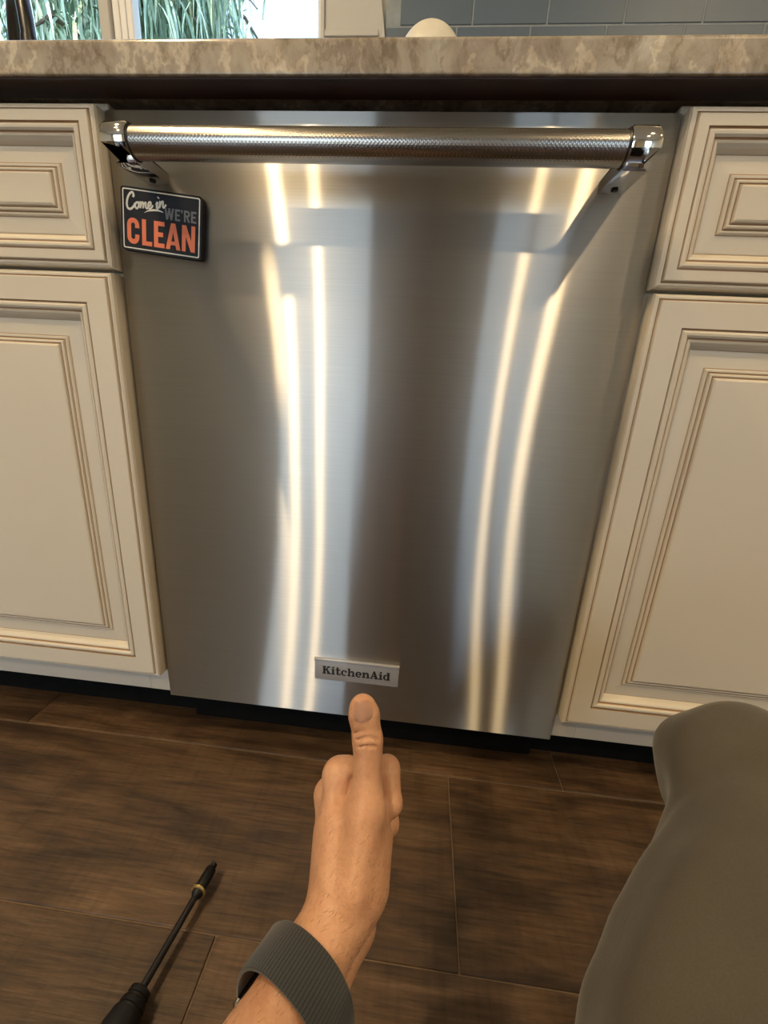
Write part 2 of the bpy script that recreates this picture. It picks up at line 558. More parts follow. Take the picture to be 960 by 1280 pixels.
# ---- window over the sink
def window(name, x0, x1, z0, z1, yin, yout, mull, parts_y):
    w = tag(empty(name, ((x0 + x1) / 2, (yin + yout) / 2, z0)), kind='structure')
    t = 0.035
    bm = bmesh.new()
    ya, yb = parts_y
    add_box(bm, (x0, ya, z0), (x0 + t, yb, z1), 0.003); add_box(bm, (x1 - 0.018, ya, z0), (x1, yb, z1), 0.003)
    add_box(bm, (x0, ya, z0), (x1, yb, z0 + t), 0.003); add_box(bm, (x0, ya, z1 - t), (x1, yb, z1), 0.003)
    put('frame', bm, MT['white'], w)
    xs = [x0 + t] + [v for m_ in mull for v in m_] + [x1 - 0.018]
    for m0, m1 in mull:
        c = (m0 + m1) / 2 - 0.012
        box('mullion', (m0, ya - 0.012, z0 + 0.005), (c, yb, z1 - 0.005), MT['casing'], w, 0.002)
        o = box('sash_stile', (c, ya, z0 + 0.005), (m1, yb - 0.01, z1 - 0.005), MT['white'], w, 0.002)
        for q in (0.35, 0.68):
            xx = c + (m1 - c) * q
            box('glazing_bead', (xx - 0.002, ya - 0.004, z0 + 0.03), (xx + 0.002, ya + 0.002, z1 - 0.03), MT['white'], o, 0.001)
    for a, b in zip(xs[0::2], xs[1::2]):
        box('pane', (a - 0.004, (ya + yb) / 2 - 0.002, z0 + t - 0.004), (b + 0.004, (ya + yb) / 2 + 0.002, z1 - t + 0.004), MT['glass'], w)
    return w

win1 = window('window_1', *WIN, Y1, Y1 + 0.1, [(-0.742, -0.668)], (Y1 + 0.02, Y1 + 0.06))
win2 = window('window_2', D2[0], D2[1], D2[2], D2[3], Y0 - 0.12, Y0, [], (Y0 - 0.08, Y0 - 0.04))
win3 = window('window_3', *W3, Y0 - 0.12, Y0, [(2.01, 2.09)], (Y0 - 0.08, Y0 - 0.04))

# side casing of the sink window, its outer edge running slightly aslant
bm = bmesh.new()
add_prism(bm, [(-0.216, 0.916), (-0.005, 0.916), (-0.087, 1.384), (-0.130, 1.63), (-0.130, 2.16), (-0.216, 2.16)], Y1 - 0.016, Y1 - 0.0002)
cas = tag(put('trim_1', finish(bm), MT['casing']), kind='structure')
bm = bmesh.new()
add_box(bm, (-0.216, Y1 - 0.022, 0.916), (-0.208, Y1 - 0.0155, 2.16), 0.001)
add_box(bm, (-0.208, Y1 - 0.021, 1.318), (-0.090, Y1 - 0.0155, 1.330), 0.001)
put('edge_bead', bm, MT['casing'], cas)
tag(box('trim_2', (WIN[0] - 0.10, Y1 - 0.016, 0.916), (WIN[0], Y1 - 0.0002, 2.16), MT['casing'], bevel=0.003), kind='structure')
tag(box('trim_3', (WIN[0], Y1 - 0.016, WIN[3]), (-0.2162, Y1 - 0.0002, 2.16), MT['casing'], bevel=0.003), kind='structure')
tag(box('trim_4', (WIN[0], Y1 - 0.03, WIN[2] - 0.02), (-0.2165, Y1 + 0.02, WIN[2]), MT['white'], bevel=0.003), kind='structure')

# ---- downlights in the ceiling
def downlight(x, y, label, power=1.0):
    d = tag(empty('downlight', (x, y, ZC)), label, 'ceiling light', 'recessed ceiling lights')
    bm = bmesh.new()
    prof = [(0.058, ZC - 0.0005), (0.060, ZC - 0.006), (0.080, ZC - 0.008), (0.088, ZC - 0.0005)]
    n = 32
    rings = [[bm.verts.new((x + r * math.cos(2 * math.pi * k / n), y + r * math.sin(2 * math.pi * k / n), z)) for k in range(n)] for r, z in prof]
    for a, b in zip(rings, rings[1:]):
        for k in range(n): bm.faces.new((a[k], a[(k + 1) % n], b[(k + 1) % n], b[k]))
    smooth(put('trim_ring', finish(bm), MT['white'], d))
    bm = bmesh.new()
    r = bmesh.ops.create_cone(bm, cap_ends=True, segments=32, radius1=0.0585, radius2=0.0585, depth=0.003)
    bmesh.ops.translate(bm, vec=(x, y, ZC - 0.003), verts=r['verts'])
    put('lens', bm, MT['lamp'], d)
    la = bpy.data.lights.new('lamp', 'AREA'); la.shape = 'DISK'; la.size = 0.11
    la.energy = CAN_POWER * power; la.color = CAN_COLOR
    lo = bpy.data.objects.new('lamp', la); COL.objects.link(lo)
    lo.parent = d; lo.location = (0, 0, -0.009)
    return d
for x, y, w in ((-0.95, -0.35, 'left of the sink run'), (-0.99, -1.08, 'left of the sitting person'), (-0.90, -2.0, 'towards the glass door'),
                (2.10, -0.90, 'added for fill light, far corner over the worktop end'), (1.20, -1.08, 'right of the sitting person'), (1.16, -2.0, 'towards the wide rear glass door')):  # far corner light is added, only to keep the room as bright
    downlight(x, y, 'round white recessed ceiling light ' + w, 1.1 if x < 0 else 0.8)

# ---- garden behind the window
tag(box('ground', (-14, Y1 + 0.12, -0.4), (14, 16, -0.3), MT['lawn']), kind='structure')
tag(box('patio', (-14, -16, -0.4), (14, Y0 - 0.13, -0.3), plain('patio_stone', (0.42, 0.40, 0.37), 0.9, 0, 3, 0.2)), kind='structure')

def weeping_tree():
    rng = random.Random(5)
    base = (-2.75, 4.0, -0.3)
    t = tag(empty('weeping_tree', base), 'weeping tree with long pale green hanging leaves outside the window', 'tree')
    pts = [Vector(base) + Vector((0.10 * math.sin(k * 1.3), 0.06 * math.cos(k), 0.5 * k)) for k in range(9)]
    tube('trunk', pts, [0.16 - 0.011 * k for k in range(9)], MT['bark'], t, 12)
    verts, faces, tones = [], [], []
    br = bmesh.new()
    for i in range(64):
        a = rng.uniform(0, 2 * math.pi)
        z = rng.uniform(2.6, 4.4)
        L = rng.uniform(0.5, 1.2)
        p0 = Vector(base) + Vector((0, 0, z - 0.2))
        p1 = p0 + Vector((math.cos(a) * L, math.sin(a) * L, 0.35 - 0.25 * L))
        p2 = p1 + Vector((math.cos(a) * 0.25, math.sin(a) * 0.25, -0.25))
        add_tube(br, [p0, (p0 + p1) / 2 + Vector((0, 0, 0.12)), p1, p2], [0.03, 0.022, 0.015, 0.006], 6)
        for s in range(130):
            q = rng.random() ** 0.6
            c = p0.lerp(p1, q) + Vector((rng.gauss(0, 0.13), rng.gauss(0, 0.13), rng.gauss(0.05, 0.12)))
            ang = rng.uniform(0, 2 * math.pi)
            dx, dy = math.cos(ang), math.sin(ang)
            w = rng.uniform(0.007, 0.016)
            ln = rng.uniform(0.25, 0.6)
            ta = rng.uniform(0, math.pi)
            wx, wy = math.cos(ta) * w, math.sin(ta) * w
            tone = min(1, max(0, rng.gauss(0.5, 0.28)))
            i0 = len(verts)
            N = 5
            for k in range(N + 1):
                u = k / N
                px_ = c.x + dx * 0.16 * math.sin(u * 1.4); py_ = c.y + dy * 0.16 * math.sin(u * 1.4)
                pz_ = c.z + 0.05 * math.sin(u * 3) - ln * u ** 1.4
                ww = max(0.12, math.sin(math.pi * (0.15 + 0.8 * u)))
                verts += [(px_ - wx * ww, py_ - wy * ww, pz_), (px_ + wx * ww, py_ + wy * ww, pz_)]
                tones += [tone, tone]
            for k in range(N):
                j = i0 + 2 * k
                faces.append((j, j + 1, j + 3, j + 2))
    put('branches', br, MT['bark'], t)
    me = bpy.data.meshes.new('foliage'); me.from_pydata(verts, [], faces)
    at = me.attributes.new('tone', 'FLOAT', 'POINT'); at.data.foreach_set('value', tones)
    o = put('foliage', me, MT['leaf'], t); o['kind'] = 'stuff'
    return t
weeping_tree()

# ================================================================== cabinets and worktop
CT0, CT1, CY = 0.884, 0.9135, -0.031
bm = bmesh.new()
prof_c = [(Y1 - 0.001, CT0), (CY + 0.0012, CT0), (CY + 0.0003, CT0 + 0.0004), (CY, CT0 + 0.0014)]
prof_c += [(CY + 0.005 - 0.005 * math.cos(math.radians(15 * k)), CT1 - 0.005 + 0.005 * math.sin(math.radians(15 * k))) for k in range(7)]
prof_c += [(Y1 - 0.001, CT1)]
ra_ = [bm.verts.new((-2.9, y, z)) for y, z in prof_c]; rb_ = [bm.verts.new((2.7, y, z)) for y, z in prof_c]
for k in range(len(prof_c)):
    k2 = (k + 1) % len(prof_c)
    bm.faces.new((ra_[k], rb_[k], rb_[k2], ra_[k2]))
bm.faces.new(ra_); bm.faces.new(rb_[::-1])
ctop = put('countertop', finish(bm), MT['stone'])
tag(ctop, 'beige and brown veined stone countertop running over the dishwasher and cabinets', 'countertop')

box('underside_shade', (-2.9, CY + 0.004, CT0 - 0.0018), (2.7, 0.0035, CT0 - 0.0001), MT['dark_wood'], ctop)  # added dark strip, stands in for the deep shade under the overhang

def ring_front(name, x0, x1, z0, z1, yb, prof, mats, parent):
    """rectangular front: nested mitred rings (inset, height toward the room, glazed?)"""
    bm = bmesh.new()
    rings = []
    for ins, h, g in prof:
        rings.append([bm.verts.new((x, yb - h, z)) for x, z in
                      ((x0 + ins, z0 + ins), (x1 - ins, z0 + ins), (x1 - ins, z1 - ins), (x0 + ins, z1 - ins))])
    for (a, b, p) in zip(rings, rings[1:], prof[1:]):
        for k in range(4):
            f = bm.faces.new((a[k], a[(k + 1) % 4], b[(k + 1) % 4], b[k])); f.material_index = 1 if p[2] else 0
    return bm, rings

mm = 0.001
def P(lst): return [(a * mm, b * mm, g) for a, b, g in lst]
DOOR_FRAME = P([(3, -5.5, 0), (0, -5.2, 0), (0, 12, 0), (1.2, 15, 0), (3.5, 16.4, 0), (5.2, 16.2, 0), (5.6, 15.2, 1), (6.6, 15.4, 1), (7.2, 18.2, 0), (8, 18.8, 0),
                (33.6, 18.8, 0), (34.2, 16.6, 1), (35.4, 16.6, 1), (36, 18.2, 0), (38, 19.2, 0), (40.5, 18.9, 0), (42.6, 17, 0), (43.2, 15.4, 1), (44.4, 15.4, 1),
                (45.2, 16.0, 0), (47, 15.4, 0), (50, 12.2, 0), (52, 8.6, 0), (53, 7.2, 0), (53.6, 7.0, 1), (54.2, 7.0, 0), (56, 7.0, 0)])
DOOR_PANEL = P([(54.5, 6.0, 0), (54.5, 7.4, 0), (71.8, 8.6, 0), (72.6, 8.6, 1), (73.2, 10.2, 0), (74.6, 11.2, 0), (76.0, 11.0, 0), (76.5, 10.2, 1), (77.5, 10.6, 1),
                (78.2, 12.6, 0), (79.6, 13.2, 0), (80.8, 12.8, 0), (81.3, 12.0, 1), (82.3, 12.4, 1), (83, 14.6, 0), (85, 15.6, 0)])
DRAW_FRAME = P([(3, -5.5, 0), (0, -5.2, 0), (0, 12, 0), (1.2, 15, 0), (3.5, 16.4, 0), (5.2, 16.2, 0), (5.6, 15.2, 1), (6.6, 15.4, 1), (7.2, 18.2, 0), (8, 18.8, 0),
                (17.4, 18.8, 0), (18.0, 16.6, 1), (19.1, 16.6, 1), (19.7, 18.2, 0), (21.5, 19.2, 0), (23.8, 18.9, 0), (25.6, 17, 0), (26.2, 15.4, 1), (27.3, 15.4, 1),
                (28, 16.0, 0), (29.5, 15.4, 0), (32.5, 12.2, 0), (34.5, 8.6, 0), (35.3, 7.2, 0), (35.9, 7.0, 1), (36.5, 7.0, 0), (38, 7.0, 0)])
DRAW_PANEL = P([(36.5, 6, 0), (36.5, 7.4, 0), (52.0, 8.6, 0), (52.8, 8.6, 1), (53.4, 10.2, 0), (54.8, 11.2, 0), (56.2, 11.0, 0), (56.7, 10.2, 1), (57.6, 10.6, 1),
                (58.2, 12.6, 0), (59.6, 13.2, 0), (60.8, 12.8, 0), (61.3, 12.0, 1), (62.3, 12.4, 1), (63, 14.6, 0), (65, 15.6, 0)])

FY = 0.0085                                     # plane of the face frames
def front(name, parent, x0, x1, z0, z1, fprof, pprof):
    bm, rings = ring_front(name, x0, x1, z0, z1, 0.0025, fprof, None, None)
    bm.faces.new(rings[0][::-1])
    o = put(name, finish(bm), [MT['paint'], MT['glaze']], parent)
    bm, rings = ring_front(name, x0, x1, z0, z1, 0.0025, pprof, None, None)
    bm.faces.new(rings[-1]); bm.faces.new(rings[0][::-1])
    put('raised_panel', finish(bm), [MT['paint'], MT['glaze']], o)
    return o

FB = 0.0960                                     # underside of the boxes
def cabinet(x0, x1, label, drawer=True):
    c = tag(empty('base_cabinet', ((x0 + x1) / 2, 0.3, 0.0)), label, 'cabinet', 'glazed cream base cabinets')
    fr = bmesh.new()
    add_box(fr, (x0, FY, FB), (x0 + 0.038, FY + 0.019, 0.8815), 0.0012)
    add_box(fr, (x1 - 0.038, FY, FB), (x1, FY + 0.019, 0.8815), 0.0012)
    for z0, z1 in ((FB, 0.146), (0.698, 0.724), (0.842, 0.8815)):
        add_box(fr, (x0 + 0.037, FY + 0.0002, z0), (x1 - 0.037, FY + 0.0192, z1), 0.0012)
    put('face_frame', fr, MT['frame_paint'], c)
    bx = bmesh.new()
    add_box(bx, (x0 + 0.001, FY + 0.019, FB + 0.001), (x0 + 0.017, Y1 - 0.02, 0.8835))
    add_box(bx, (x1 - 0.017, FY + 0.019, FB + 0.001), (x1 - 0.001, Y1 - 0.02, 0.8835))
    add_box(bx, (x0 + 0.017, FY + 0.019, FB + 0.001), (x1 - 0.017, Y1 - 0.02, FB + 0.017))
    add_box(bx, (x0 + 0.017, Y1 - 0.035, FB + 0.017), (x1 - 0.017, Y1 - 0.02, 0.8835))
    put('carcass', bx, MT['frame_paint'], c)
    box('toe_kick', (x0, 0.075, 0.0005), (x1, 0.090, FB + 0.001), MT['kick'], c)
    front('drawer_front', c, x0 + 0.0015, x1 - 0.0015, 0.7125, 0.8705, DRAW_FRAME, DRAW_PANEL)
    front('door', c, x0 + 0.0045, x1 - 0.0045, 0.1405, 0.7083, DOOR_FRAME, DOOR_PANEL)
    return c

XO = 0.3035
cabinet(-XO - 0.46, -XO, 'cream glazed base cabinet with drawer, on the dishwasher side that bears the sign')
cabinet(XO, XO + 0.46, 'cream glazed base cabinet with drawer, between dishwasher and grey trousered knee')
cabinet(-XO - 0.925, -XO - 0.465, 'cream glazed base cabinet with drawer, under the sink window, second from the dishwasher')
cabinet(XO + 0.465, XO + 0.925, 'cream glazed base cabinet with drawer, beyond the knee, second from the dishwasher')

# ================================================================== dishwasher
dw = tag(empty('dishwasher', (0, 0.3, 0)), 'brushed stainless steel dishwasher with a bar handle under the stone countertop', 'dishwasher')
HW, ZB, ZT = 0.3030, 0.0957, 0.8712
# door skin: one sheet with rounded rims
def steel_uv(o):
    me = o.data
    uv = me.uv_layers.new(name='grain')
    for lp in me.loops:
        co = me.vertices[lp.vertex_index].co
        uv.data[lp.index].uv = (co.x, co.z)
bm = bmesh.new()
add_box(bm, (-HW, 0.0, ZB), (HW, 0.0030, ZT), 0.0011, 2)
skin_door = smooth(put('door_panel', bm, MT['steel'], dw), 35)
steel_uv(skin_door)
box('tub', (-0.298, 0.026, 0.10), (0.298, 0.57, 0.862), MT['black'], dw)
box('door_core', (-0.2985, 0.0031, 0.10), (0.2985, 0.0255, 0.868), MT['black'], dw)
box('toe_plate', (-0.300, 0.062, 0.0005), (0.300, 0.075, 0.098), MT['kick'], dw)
box('control_rim', (-0.2985, 0.0032, 0.8682), (0.2985, 0.0255, 0.8708), MT['dark_metal'], dw)
# dark wooden strip under the worktop, behind the door
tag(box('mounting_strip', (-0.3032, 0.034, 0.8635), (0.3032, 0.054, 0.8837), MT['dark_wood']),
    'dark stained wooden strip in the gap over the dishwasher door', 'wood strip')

# handle: knurled bar, two chrome clamps on stand-off brackets
HYC, HZC, HR = -0.0575, 0.8142, 0.0138
bm = bmesh.new()
n = 48; L0, L1 = -0.236, 0.236
uvd = {}
ringA, ringB = [], []
for k in range(n):
    t = 2 * math.pi * k / n
    ringA.append(bm.verts.new((L0, HYC + HR * math.cos(t), HZC + HR * math.sin(t))))
    ringB.append(bm.verts.new((L1, HYC + HR * math.cos(t), HZC + HR * math.sin(t))))
uvl = bm.loops.layers.uv.new('grain')
for k in range(n):
    f = bm.faces.new((ringA[k], ringB[k], ringB[(k + 1) % n], ringA[(k + 1) % n]))
    us = [(L0, k), (L1, k), (L1, k + 1), (L0, k + 1)]
    for lp, (x, kk) in zip(f.loops, us): lp[uvl].uv = (x, kk * 2 * math.pi * HR / n)
bm.faces.new(ringA[::-1]); bm.faces.new(ringB)
handle = smooth(put('handle', finish(bm), MT['knurl'], dw), 40)
tag(handle, 'knurled round steel handle bar')

def bracket(s):
    # clamp collar around the bar end, profile in (y,z) swept along x
    xi, xo = s * 0.2345, s * 0.2600
    bm = bmesh.new()
    R = HR + 0.0026
    a0 = math.radians(-128); a1 = math.radians(150)
    prof = []
    for k in range(25):
        t = math.radians(200) - math.radians(290) * k / 24          # over the top, round the front
        prof.append((HYC + R * math.cos(t), HZC + R * math.sin(t)))
    prof += [(HYC + 0.012, HZC - R + 0.0002), (-0.026, HZC - R + 0.0035), (-0.0003, HZC - R + 0.0035), (-0.0003, HZC - 0.002), (-0.030, HZC - 0.002)]
    secs = []
    for i, (x, sc) in enumerate(((xi, 0.93), (xi + s * 0.0022, 1.0), (xo - s * 0.003, 1.0), (xo, 0.90))):
        row = []
        for y, z in prof:
            yy, zz = HYC + (y - HYC) * sc, HZC + (z - HZC) * sc
            if y > -0.045 and y > HYC + R * 0.8: yy, zz = y, z
            row.append(bm.verts.new((x, yy, zz)))
        secs.append(row)
    m = len(prof)
    for a, b in zip(secs, secs[1:]):
        for k in range(m): bm.faces.new((a[k], a[(k + 1) % m], b[(k + 1) % m], b[k]))
    bm.faces.new(secs[0][::-1]); bm.faces.new(secs[-1])
    br = smooth(put('handle_bracket', finish(bm), MT['chrome'], handle), 32)
    # screw recess under the foot
    b2 = bmesh.new()
    r = bmesh.ops.create_cone(b2, cap_ends=True, segments=20, radius1=0.0034, radius2=0.0034, depth=0.0012)
    bmesh.ops.translate(b2, vec=(s * 0.2475, -0.011, HZC - R + 0.0030), verts=r['verts'])
    put('set_screw', b2, MT['black'], handle)
    b3 = bmesh.new()
    add_tube(b3, [(s * 0.2338, HYC, HZC), (s * 0.2325, HYC, HZC)], [HR + 0.0012, HR + 0.0004], 40)
    smooth(put('collar_ring', b3, MT['dark_metal'], handle))
bracket(-1); bracket(1)

# ---- maker's badge with raised letters (wide slab serif)
bx0, bx1, bz0, bz1 = -0.0622, 0.0660, 0.1615, 0.1985
bm = add_box(bmesh.new(), (bx0, -0.0026, bz0), (bx1, -0.0001, bz1), 0.0007, 2)
badge = smooth(put('badge', bm, MT['badge'], dw), 35)
tag(badge, 'pale satin metal badge plate with black lettering')
bm = add_box(bmesh.new(), (bx0 - 0.0008, -0.0046, bz1 - 0.0034), (bx1 + 0.0008, -0.0001, bz1 + 0.0008), 0.0009, 2)
smooth(put('badge_lip', bm, MT['badge'], badge), 35)

def ring_poly(cx, cz, rx, rz, tx, tz, a0, a1, n=22):
    o = [(cx + rx * math.cos(a0 + (a1 - a0) * k / n), cz + rz * math.sin(a0 + (a1 - a0) * k / n)) for k in range(n + 1)]
    i = [(cx + (rx - tx) * math.cos(a0 + (a1 - a0) * k / n), cz + (rz - tz) * math.sin(a0 + (a1 - a0) * k / n)) for k in range(n + 1)]
    return [[o[k], o[k + 1], i[k + 1], i[k]] for k in range(n)]
def rect(a, b, c, d): return [[(a, c), (b, c), (b, d), (a, d)]]
PI = math.pi
def glyph(ch):
    """slab-serif letter polygons, cap height 1, x-height .72; returns (polys, advance)"""
    if ch == 'K':
        return (rect(.1, .42, 0, 1) + rect(0, .52, 0, .12) + rect(0, .52, .88, 1) + [[(.42, .40), (.60, .55), (1.0, .92), (.80, .92), (.42, .60)]]
                + [[(.50, .58), (.70, .66), (1.12, .06), (.78, .06)]] + rect(.66, 1.22, 0, .12) + rect(.68, 1.14, .88, 1)), 1.28
    if ch == 'i':
        return rect(.12, .42, 0, .70) + rect(0, .54, 0, .11) + rect(0, .42, .60, .70) + rect(.12, .42, .82, 1.0), .62
    if ch == 't':
        return rect(.14, .44, .10, .98) + rect(0, .70, .59, .70) + rect(.20, .74, 0, .12) + rect(.62, .74, .06, .26), .80
    if ch == 'c':
        return ring_poly(.44, .35, .44, .37, .28, .11, .25 * PI, 1.72 * PI) + rect(.60, .84, .44, .66), .94
    if ch == 'h':
        return (rect(.10, .38, 0, 1) + rect(0, .48, 0, .11) + rect(0, .38, .9, 1) + rect(.70, .98, 0, .50) + rect(.60, 1.08, 0, .11)
                + ring_poly(.66, .42, .32, .29, .28, .12, 0, .9 * PI, 12)), 1.14
    if ch == 'e':
        return ring_poly(.46, .35, .46, .37, .28, .11, 0.0, 1.78 * PI) + rect(.10, .92, .31, .41), .98
    if ch == 'n':
        return (rect(.10, .38, 0, .70) + rect(0, .48, 0, .11) + rect(0, .38, .60, .70) + rect(.70, .98, 0, .50) + rect(.60, 1.08, 0, .11)
                + ring_poly(.66, .42, .32, .29, .28, .12, 0, .9 * PI, 12)), 1.14
    if ch == 'A':
        return ([[(.10, .05), (.26, .05), (.60, .92), (.50, 1.0)]] + [[(.50, 1.0), (.68, 1.0), (1.12, .05), (.76, .05), (.48, .80)]]
                + rect(0, .40, 0, .11) + rect(.62, 1.24, 0, .11) + rect(.28, .86, .27, .38)), 1.26
    if ch == 'd':
        return ring_poly(.44, .35, .44, .37, .28, .11, .2 * PI, 1.8 * PI) + rect(.60, .90, 0, 1) + rect(.60, 1.0, 0, .11) + rect(.48, .90, .9, 1), 1.04
bm = bmesh.new()
adv = [glyph(c)[1] for c in 'KitchenAid']
tw = 0.104; sx = tw / sum(adv); sz = 0.0136
cx = (bx0 + bx1) / 2 - tw / 2; cz = 0.1725
layer = 0
for ch in 'KitchenAid':
    polys, a = glyph(ch)
    for i, p in enumerate(polys):
        q = [(cx + x * sx, cz + z * sz) for x, z in p]
        add_prism(bm, q, -0.0031 - 0.00001 * (i % 7), -0.0024)
    cx += a * sx
put('lettering', finish(bm), MT['ink'], badge)

# ================================================================== magnet sign on the door
sg = tag(empty('magnet_sign', (-0.243, -0.003, 0.73)), 'black magnet sign with white border and orange letters on the steel door', 'sign')
# plane of the sign: corners found on the door
s_tl, s_tr, s_bl, s_br = Vector((-0.2885, 0, 0.7985)), Vector((-0.1935, 0, 0.7890)), Vector((-0.2950, 0, 0.7350)), Vector((-0.2010, 0, 0.7255))
SC = (s_tl + s_tr + s_bl + s_br) / 4
SW, SH = 0.0960, 0.0640
ang = -0.100
ca, sa = math.cos(ang), math.sin(ang)
def sgp(u, v):        # sign coordinates (0..1) to door x,z
    a, b = (u - 0.5) * SW, (v - 0.5) * SH
    return (SC.x + a * ca - b * sa, SC.z + a * sa + b * ca)
def rrect(u0, u1, v0, v1, r, n=6):
    ru, rv = r / SW, r / SH
    out = []
    for cu, cv, a0 in ((u1 - ru, v1 - rv, 0), (u0 + ru, v1 - rv, 90), (u0 + ru, v0 + rv, 180), (u1 - ru, v0 + rv, 270)):
        for k in range(n + 1):
            t = math.radians(a0 + 90 * k / n)
            out.append((cu + ru * math.cos(t), cv + rv * math.sin(t)))
    return [sgp(u, v) for u, v in out]
STK = 0.0068
bm = bmesh.new()
add_prism(bm, rrect(0, 1, 0, 1, 0.0032), -STK, -0.0001)
put('plate', finish(bm), MT['navy'], sg)
bm = bmesh.new()
o_ = rrect(0.022, 0.978, 0.032, 0.968, 0.0020); i_ = rrect(0.034, 0.966, 0.050, 0.950, 0.0014)
for k in range(len(o_)):
    k2 = (k + 1) % len(o_)
    add_prism(bm, [o_[k], o_[k2], i_[k2], i_[k]], -STK - 0.0002, -STK + 0.0003)
put('border', finish(bm), MT['cream'], sg)
SY = -STK - 0.00025
def stroke(bm, pts, w, y=SY):
    """flat pen stroke through (u,v) points given in mm on the sign"""
    pts = [Vector((p[0], p[1])) for p in pts]
    left, right = [], []
    for i, p in enumerate(pts):
        d = (pts[min(i + 1, len(pts) - 1)] - pts[max(i - 1, 0)]).normalized()
        nrm = Vector((-d.y, d.x))
        ww = w[i] if isinstance(w, list) else w
        left.append(p + nrm * ww / 2); right.append(p - nrm * ww / 2)
    f = lambda q: sgp(q.x / (SW * 1000), q.y / (SH * 1000))
    for i in range(len(pts) - 1):
        add_prism(bm, [f(left[i]), f(left[i + 1]), f(right[i + 1]), f(right[i])], y - 0.00001 * (i % 5), -STK + 0.0003)
def bez(p, n=10):
    """Catmull-Rom through points"""
    p = [Vector(q) for q in p]
    q = [p[0] * 2 - p[1]] + p + [p[-1] * 2 - p[-2]]
    out = []
    for i in range(1, len(q) - 2):
        for k in range(n):
            t = k / n
            out.append(0.5 * ((2 * q[i]) + (-q[i - 1] + q[i + 1]) * t + (2 * q[i - 1] - 5 * q[i] + 4 * q[i + 1] - q[i + 2]) * t * t
                              + (-q[i - 1] + 3 * q[i] - 3 * q[i + 1] + q[i + 2]) * t ** 3))
    out.append(p[-1])
    return out
# "Come in" in brush script, drawn stroke by stroke (mm from the lower-left corner of the plate)
bm = bmesh.new()
script = [
    ([(14.5, 54.0), (15.6, 55.8), (14.3, 58.4), (11.6, 57.4), (8.6, 53.0), (7.2, 47.0), (8.4, 42.6), (11.8, 42.0), (15.4, 45.0), (17.5, 48.2)], 1.9),       # C
    ([(20.5, 49.6), (18.0, 48.4), (17.2, 45.4), (18.6, 43.2), (20.8, 44.6), (21.4, 47.6), (20.6, 49.6), (22.8, 48.4)], 1.6),                                  # o
    ([(22.6, 48.2), (23.8, 50.0), (23.2, 44.2), (24.6, 48.4), (26.6, 50.0), (26.6, 44.6), (28.0, 48.8), (30.0, 50.2), (29.8, 46.0), (31.2, 44.6), (33.0, 46.6)], 1.5),  # m
    ([(32.6, 46.6), (35.6, 48.6), (35.6, 51.2), (33.6, 50.6), (32.6, 47.4), (34.0, 44.8), (36.6, 46.0), (38.4, 48.6)], 1.5),                                   # e
    ([(42.0, 49.0), (43.8, 52.2), (42.8, 47.2), (44.0, 46.2), (45.8, 48.6)], 1.7),                                                                             # i
    ([(44.4, 56.2), (45.2, 57.2)], 2.1),                                                                                                                     # dot
    ([(46.2, 53.2), (46.6, 52.6), (46.0, 47.2), (47.8, 51.6), (50.2, 53.6), (50.2, 49.2), (51.2, 47.8), (54.0, 51.0)], 1.6),                                   # n
]
for pts, w in script:
    c_ = bez(pts, 8) if len(pts) > 2 else pts
    stroke(bm, c_, w * 1.2)
sw = bez([(28.0, 40.2), (33.0, 42.6), (40.0, 44.0), (46.0, 44.0), (50.5, 43.0)], 8)
stroke(bm, sw, [max(0.5, 2.7 * math.sin(math.pi * min(1, 0.12 + 0.9 * (1 - k / len(sw))))) * (1 - 0.55 * k / len(sw)) for k in range(len(sw))])
put('script_lettering', finish(bm), MT['cream'], sg)

